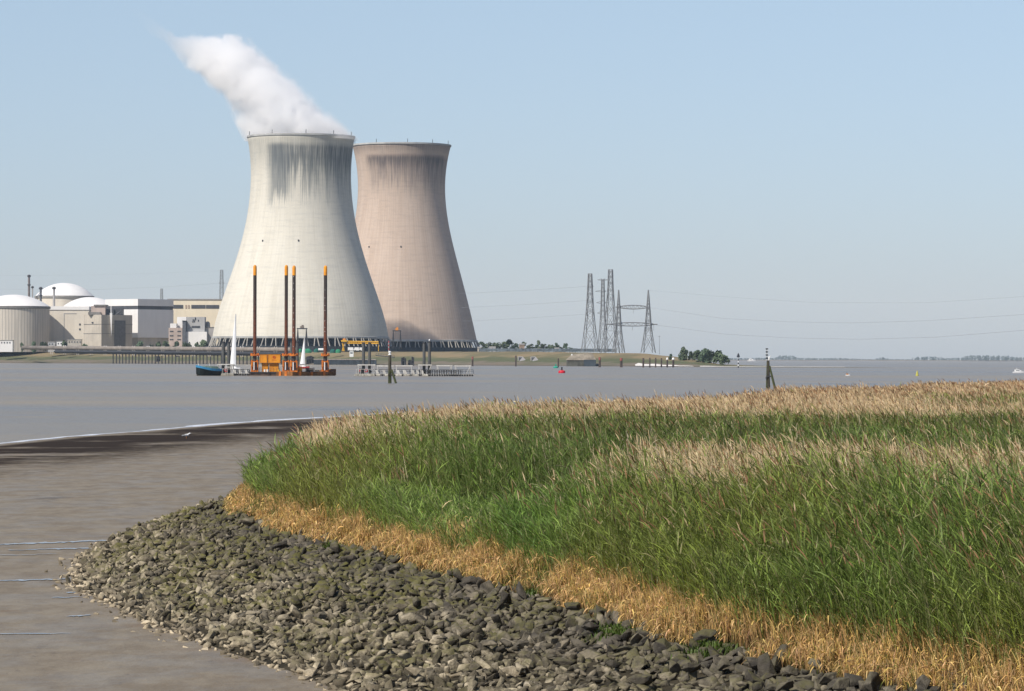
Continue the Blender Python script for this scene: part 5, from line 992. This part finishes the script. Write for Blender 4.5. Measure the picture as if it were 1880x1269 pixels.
for u, w_, k_, h_ in st: c_ = Ob+d_*u; g = .10; rr_.append([c_-n_*(w_+g)+Vector((0,0,h_-.56)), c_-n_*(w_+g+.05)+Vector((0,0,h_)), c_-n_*(w_-.12)+Vector((0,0,h_+.03)), c_+n_*(w_-.12)+Vector((0,0,h_+.03)), c_+n_*(w_+g+.05)+Vector((0,0,h_)), c_+n_*(w_+g)+Vector((0,0,h_-.56))])
MB().loft(rr_).build('gunwale', mat('blue_paint', (.055,.26,.48), .35, .15, .5), T, smooth=True)
MB().loft([[c_-n_*w_+Vector((0,0,1.6)), c_+n_*w_+Vector((0,0,1.6)), c_+n_*w_*.9+Vector((0,0,h_)), c_-n_*w_*.9+Vector((0,0,h_))] for c_, w_, h_ in ((Ob+d_*-2.5, 1.3, 2.35), (Ob+d_*-.5, 1.4, 2.4), (Ob+d_*1.0, .9, 2.45))]).build('hatch_cover', mat('hatch_green', (.20,.27,.20), .6, .15, .6), T); MB().bar(Ob+d_*2.6+Vector((0,0,2.3)), Ob+d_*2.6+Vector((0,0,3.0)), .09).build('bollard', WP, T); MB().bar(Ob+d_*-.4+n_*.4+Vector((0,0,2.3)), Ob+d_*-.4+n_*.4+Vector((0,0,3.1)), .05).build('vent', WP, T)
# ================================================================ floating jetties
GAL = mat('jetty_white', (.58,.57,.54), .6, .12, .6, dirt=(.42,.40,.36)); FLT = mat('float_grey', (.52,.50,.44), .7, .2, .5, dirt=(.22,.20,.16)); DST = mat('jetty_dark', (.05,.05,.05), .7); DFL = mat('float_dark', (.09,.085,.075), .8, .3, .5); RGR = mat('rail_grey', (.30,.30,.29), .6, .2, .5)
def life_ring(x_, y_, z_, T): 
    mb = MB(); n1_, n2_ = 16, 6; V = [(x_+(.36+.10*math.cos(b_))*math.cos(a), y_+.1*math.sin(b_), z_+(.36+.10*math.cos(b_))*math.sin(a)) for a in [2*PI*i_/n1_ for i_ in range(n1_)] for b_ in [2*PI*j/n2_ for j in range(n2_)]]
    mb.add(V, [(i_*n2_+j, ((i_+1) % n1_)*n2_+j, ((i_+1) % n1_)*n2_+(j+1) % n2_, i_*n2_+(j+1) % n2_) for i_ in range(n1_) for j in range(n2_)]); return mb.build('life_ring', mat('ring_red', (.55,.06,.06), .5), T, smooth=2)
def frame(T, xa, xb, y_, z1_, z0_=.8, ym=1.6, diag=False):
    mb = MB()
    for a in (xa, xb):
        for b_ in (y_, y_+ym): mb.bar((a, b_, z0_), (a, b_, z1_), .09, None, 6)
    for b_ in (y_, y_+ym): mb.box(xa-.25, xb+.25, b_-.1, b_+.1, z1_-.28, z1_)
    mb.box(xa-.25, xb+.25, y_+.1, y_+ym-.1, z1_-.14, z1_-.06)
    if diag: mb.bar((xa, y_, z1_-.3), (xa-.0+(xb-xa)*.25, y_, z0_), .07); mb.bar((xb, y_, z1_-.3), (xb-(xb-xa)*.25, y_, z0_), .07)
    mb.build('portal_frame', GAL, T)
def jetty(px0, px1, Yj, name_lb, frames, floats, panels, rails, ring_px=(), plat=None):
    xs_ = lambda a: X(a, Yj); T = thing('floating_jetty', (xs_((px0+px1)/2), Yj, 0), name_lb, 'jetty')
    MB().box(xs_(px0), xs_(px1), Yj, Yj+2.2, .42, .62).build('deck', mat('deck_grey', (.33,.32,.30), .8, .2, .5), T)
    for a, c_ in floats: MB().tube([(xs_(a), Yj+.3, .2), (xs_(a)+.15, Yj+.3, .2), (xs_(c_)-.15, Yj+.3, .2), (xs_(c_), Yj+.3, .2)], .42, 10).build('float', FLT, T, smooth=True)
    for a, c_, z1_, dg in frames: frame(T, xs_(a), xs_(c_), Yj+.2, z1_, .62, 1.6, dg)
    for a, c_ in panels: MB().add([(xs_(a), Yj-.05, 1.55), (xs_(a+(c_-a)*.6), Yj-.05, 1.55), (xs_(c_), Yj-.05, .55), (xs_(a+(c_-a)*.25), Yj-.05, .55), (xs_(a), Yj+.03, 1.55), (xs_(a+(c_-a)*.6), Yj+.03, 1.55), (xs_(c_), Yj+.03, .55), (xs_(a+(c_-a)*.25), Yj+.03, .55)], [(3,2,1,0),(4,5,6,7),(0,1,5,4),(1,2,6,5),(2,3,7,6),(3,0,4,7)]).build('side_panel', GAL, T)
    for a, c_, n in rails:
        mb = MB(); mb.bar((xs_(a), Yj+.0, 1.55), (xs_(c_), Yj+.0, 1.55), .07); mb.bar((xs_(a), Yj+.0, 1.1), (xs_(c_), Yj+.0, 1.1), .05)
        for k in range(n+1): x2 = xs_(a+(c_-a)*k/n); mb.bar((x2, Yj, .05), (x2, Yj, 1.6), .09)
        mb.build('railing', DST, T)
    for k in range(int((px1-px0)/4.6)):
        a = px0+2+k*4.6; MB().box(xs_(a), xs_(a+3.2), Yj+.35, Yj+1.9, -.15, .40).build('float', DFL, T)
    mb = MB(); nr = int((px1-px0)/7)
    for k in range(nr+1): x2 = xs_(px0+3+(px1-px0-6)*k/nr); mb.bar((x2, Yj+2.1, .6), (x2, Yj+2.1, 1.65), .06)
    mb.bar((xs_(px0+3), Yj+2.1, 1.62), (xs_(px1-3), Yj+2.1, 1.62), .06); mb.bar((xs_(px0+3), Yj+2.1, 1.15), (xs_(px1-3), Yj+2.1, 1.15), .05); mb.build('railing', RGR, T)
    for a in ring_px: life_ring(xs_(a), Yj-.15, 1.35, T)
    if plat:
        a, c_ = plat; MB().box(xs_(a), xs_(c_), Yj-2.5, Yj-.05, .30, .55).build('platform', FLT, T); mb = MB()
        for k in range(6): x2 = xs_(a+(c_-a)*(k+.5)/6); mb.tube([(x2-.5, Yj-2.2, .12), (x2+.5, Yj-2.2, .12)], .3, 8)
        mb.build('float', FLT, T)
        mb = MB()
        for k in range(5): x2 = xs_(a+3+(c_-a-6)*k/4); mb.bar((x2, Yj-2.3, .55), (x2, Yj-2.3, 1.7), .055)
        mb.bar((xs_(a+3), Yj-2.3, 1.7), (xs_(c_-3), Yj-2.3, 1.7), .055); mb.build('railing', GAL, T)
        MB().box(xs_(a+8), xs_(a+13), Yj-1.2, Yj-.4, .56, 1.9).build('locker', DST, T); MB().box(xs_(a+8.3), xs_(a+10), Yj-1.3, Yj-1.22, 1.1, 1.7).build('red_plate', mat('ring_red', None), T)
jetty(391, 459, 900, 'left floating jetty with a white railed frame between the blue rimmed boat and the barge', [(400, 428, 2.95, False), (414, 424, 2.3, False)], [(393, 404), (409, 418), (422, 430)], [(428, 434), (437.5, 444.5), (448.5, 456)], [(430, 458, 7)], (415,), (391, 430))
jetty(652, 872, 897, 'long right floating jetty with five white portal frames on the river', [(658, 687, 2.95, False), (694, 722, 2.7, False), (728, 756, 2.75, False), (769, 791, 2.95, True), (803, 829, 2.8, True), (836, 863, 2.75, True)], [(690, 698), (706, 716), (726, 738), (742, 752), (757, 768), (775, 786)], [(689, 696), (702, 709), (714, 721), (728, 735), (739, 748), (755, 762), (764, 770), (772, 779)], [(758, 790, 8), (785, 846, 14)], (672,), (652, 688))
GRP = mat('grey_pile', (.115,.118,.118), .75, .25, .4)
for px, y0_, r, lb in ((410, 628, .44, 'left tall grey pile of the pair through the left jetty'), (420, 628.5, .40, 'right tall grey pile of the pair through the left jetty'), (667.4, 630, .40, 'left tall grey pile of the pair at the right jetty under the yellow boom'), (678.4, 629.5, .37, 'right tall grey pile of the pair at the right jetty under the yellow boom'), (778.6, 629, .38, 'left tall grey pile of the pair standing before the pinkish tower'), (788.4, 627.5, .38, 'right tall grey pile of the pair before the pinkish tower, with a white lamp'), (535.2, 627.5, .36, 'tall grey pile standing between the two middle barge legs'), (546, 627.5, .36, 'tall dark pile just right of the third barge leg')):
    Yp = 902.2 if px < 600 or px > 600 else 0; Yp = 920 if 530 < px < 550 else (902.2 if px < 600 else 899.2); x_ = X(px, Yp); zt = Zp(px, y0_, Yp); T = thing('mooring_pile', (x_, Yp, 0), lb, 'pile', 'tall grey mooring piles'); MB().bar((x_, Yp, -3), (x_, Yp, zt), r, None, 16).build('shaft', GRP, T, smooth=True); MB().lathe((x_, Yp, zt+.005), [(r*1.04, -.3), (r*1.04, .02), (r*.4, .12), (.02, .14)], 16).build('cap', mat('pile_cap', (.05,.05,.052), .7), T)
    MB().lathe((x_, Yp, .9), [(r+.02, 0), (r+.16, .02), (r+.16, .3), (r+.02, .32)], 16, False).build('guide_ring', DST, T)
    if px == 788.4: MB().lathe((x_, Yp, zt+.15), [(.12, 0), (.2, .15), (.2, .35), (.05, .5)], 12).build('lamp', WP, T)
for a, c_, y_, lb in ((410, 420, 648, 'short dark brace between the tall piles of the left jetty'),): Yp = 902.2; z = Zp(415, y_, Yp); one('pile_brace', MB().bar((X(a, Yp)+.44, Yp, z), (X(c_, Yp)-.4, Yp, z), .16), DST, lb, 'brace', loc=(X(415, Yp), Yp, z)); 
# ================================================================ wooden posts in the near river
WOOD = mat('weathered_wood', (.085,.075,.055), .9, .4, .8, bump=.4); WOODG = mat('algae_wood', (.075,.085,.035), .9, .35, .8)
Y = YG(716, 703.8); x_ = X(715.7, Y); s = Y/F; T = thing('marker_post', (x_, Y, 0), 'thick wooden post with leaning strut and white lamp in front of the long jetty', 'post'); zt = Zp(716, 652, Y)
MB().bar((x_, Y, -1), (x_, Y, zt*.45), .34, .31, 10).build('post_foot', WOODG, T); MB().bar((x_, Y, zt*.45), (x_, Y, zt), .31, .26, 10).build('post', WOOD, T); MB().bar((X(729.5, Y), Y-.6, -.6), (x_+.3, Y-.1, Zp(722, 679, Y)), .2, None, 8).build('strut', WOODG, T); MB().box(x_-.34, x_+.7, Y-.4, Y-.25, 1.35, 1.6).build('waling', WOOD, T)
MB().lathe((x_, Y, zt), [(.30, 0), (.30, .12), (.16, .15), (.2, .35), (.26, .5), (.26, .62), (.08, .72)], 12).build('lamp', WP, T)
Y = YG(1410, 713.5); x_ = X(1410.5, Y); s = Y/F; zt = Zp(1410, 662, Y); T = thing('marker_post', (x_, Y, 0), 'wooden post with leaning strut and black and white banded topmark behind the reeds', 'post')
MB().bar((x_+.10, Y, -1), (x_+.02, Y, zt), .24, .17, 10).build('post', WOOD, T); MB().bar((x_-.22, Y+.3, -1), (x_-.12, Y+.3, zt*.98), .15, .1, 8).build('post', WOODG, T); MB().bar((X(1423.5, Y), Y-.5, -.3), (x_+.18, Y-.1, Zp(1412, 672, Y)), .19, .15, 8).build('strut', WOODG, T); MB().box(x_-.2, x_+.45, Y-.36, Y-.22, 1.75, 1.98).build('waling', STEEL, T); MB().box(x_-.4, x_-.2, Y-.2, Y+.2, 1.5, 1.75).build('bracket', STEEL, T)
MB().bar((x_-.18, Y, zt-.2), (x_-.24, Y, Zp(1407, 640, Y)), .05).build('topmark_pole', STEEL, T)
for k in range(8):
    z0_ = zt+.05+k*.235; MB().obox((x_-.24+.02*(k % 2), Y-.1, z0_), .30 if k % 2 == 0 else .36, .12, .17 if k % 2 else .11, .25 if k % 2 else -.1).build('topmark_band', mat('dull_white', (.55,.56,.56), .6, .15, .6) if k % 2 == 0 else mat('black_paint', None), T)
MB().lathe((x_+.12, Y, zt), [(.10, 0), (.14, .1), (.14, .45), (.04, .6)], 10).build('lamp', WP, T); MB().bar((x_+.15, Y, zt+.3), (x_+.33, Y, zt+.75), .04).build('bracket', WP, T)
# ================================================================ buoys and small craft
def buoy(px, ywl, hw, ytop, m_, lb, grp=None, cone=False, top=None):
    Y = YG(px, ywl); s = Y/F; x_ = X(px, Y); T = thing('buoy', (x_, Y, 0), lb, 'buoy', None); r = hw*s; zt = Zp(px, ytop, Y)
    if cone: MB().lathe((x_, Y, 0), [(r, -.3), (r, .3), (r*.85, .45), (r*.2, zt)], 14).build('body', m_, T, smooth=True)
    else:
        MB().lathe((x_, Y, 0), [(r*.8, -.4), (r, 0), (r, .55), (r*.85, .8), (r*.4, .9)], 20).build('body', m_, T, smooth=True); mb = MB()
        for k in range(4): a = PI/4+k*PI/2; mb.bar((x_+r*.38*math.cos(a), Y+r*.38*math.sin(a), .85), (x_+r*.16*math.cos(a), Y+r*.16*math.sin(a), zt-.35), .07)
        mb.bar((x_, Y, .9), (x_, Y, zt-.3), .12); mb.build('tower', top or m_, T); MB().lathe((x_, Y, zt-.4), [(.28, 0), (.28, .25), (.12, .4)], 10).build('lamp', top or m_, T)
buoy(1031.5, 685.2, 6.3, 673.5, mat('buoy_red', (.62,.02,.04), .4, .1, .5), 'red buoy floating on the river below the caisson', top=STEEL); buoy(1020.5, 676, 4.6, 668.5, mat('buoy_green', (.02,.36,.24), .4, .1, .5), 'green buoy floating beside a dark mooring post'); buoy(1684, 690.3, 2.9, 680.3, mat('buoy_yellow', (.45,.42,.08), .5, .1, .5), 'yellow conical buoy on the right of the river', cone=True)
def motor_boat(px, ywl, hwpx, ytop, lb, hull_m, cab_m, heading=1, Y=None, name='motor_boat'):
    Y = Y or YG(px, ywl); s = Y/F; x_ = X(px, Y); L_ = hwpx*2*s; h_ = Zp(px, ytop, Y); T = thing(name, (x_, Y, 0), lb, 'boat'); O_ = Vector((x_, Y, 0)); g = heading; W_ = L_*.16; rings = []; fb = h_*.34
    for u, w_, sh in ((-.5, .8, .8), (-.2, 1, .85), (.15, .9, 1.0), (.38, .5, 1.2), (.5, .04, 1.35)): c_ = O_+Vector((g*u*L_, 0, 0)); rings.append([c_+Vector((0,-w_*W_,fb*sh)), c_+Vector((0,-w_*W_*.75,-.2)), c_+Vector((0,w_*W_*.75,-.2)), c_+Vector((0,w_*W_,fb*sh))])
    MB().loft(rings).build('hull', hull_m, T, smooth=True); MB().loft([[O_+Vector((g*a*L_,-W_*k,fb*.8)), O_+Vector((g*a*L_,W_*k,fb*.8)), O_+Vector((g*(a-.03)*L_,W_*k*.85,z_)), O_+Vector((g*(a-.03)*L_,-W_*k*.85,z_))] for a, k, z_ in ((-.34,.8,h_*.66),(.05,.8,h_*.68),(.28,.5,fb*1.1))]).build('cabin', cab_m, T)
    MB().box(x_-L_*.26, x_+L_*.04, Y-W_*.79, Y-W_*.755, h_*.45, h_*.57).build('window', GLS, T); MB().bar((x_-g*L_*.15, Y, h_*.6), (x_-g*L_*.18, Y, h_*1.0), L_*.008+.03).build('mast', STEEL if cab_m is not WP else WP, T)
WH = mat('white_hull', None)
motor_boat(1870.5, 685, 11, 675.5, 'white motor cruiser cut by the right edge of the picture', WH, WP); motor_boat(1380, 664.2, 7.5, 656.5, 'far white ship in the haze behind the cone topped beacon', WH, WP, Y=7800); motor_boat(1556.5, 690, 4.2, 684, 'small orange and white boat on the open river right of the near post', WP, mat('orange_paint', None)); motor_boat(1801, 670.6, 4, 668.2, 'far pale boat near the distant wood on the right', WH, WP, Y=4200)
Y = YG(342, 804.5, .05); q_ = W(342, 804.5, Y); T = thing('gull', tuple(q_), 'small white gull standing on the dark wet mud', 'gull'); rings = [[Vector((q_.x+u, q_.y+w_*math.cos(a), q_.z+.16+h0+w_*1.05*math.sin(a))) for a in [2*PI*i_/10 for i_ in range(10)]] for u, w_, h0 in ((-.24,.008,.0),(-.13,.035,.0),(-.02,.065,.0),(.09,.06,.02),(.14,.04,.065),(.18,.042,.095),(.215,.03,.10),(.235,.01,.095),(.275,.003,.085))]
MB().loft(rings).build('body', mat('feather_white', (.85,.85,.84), .8, .03), T, smooth=2); MB().loft([[Vector((q_.x+u, q_.y-.06, q_.z+.2-h0)), Vector((q_.x+u, q_.y-.068, q_.z+.15-h0)), Vector((q_.x+u, q_.y-.05, q_.z+.13-h0))] for u, h0 in ((-.25,.03),(-.1,.0),(.06,-.02))]).build('wing', mat('feather_grey', (.35,.36,.38), .8), T)
for dy in (-.03, .03): MB().bar((q_.x, q_.y+dy, q_.z-.02), (q_.x, q_.y+dy, q_.z+.12), .008).build('leg', mat('orange_paint', None), T)
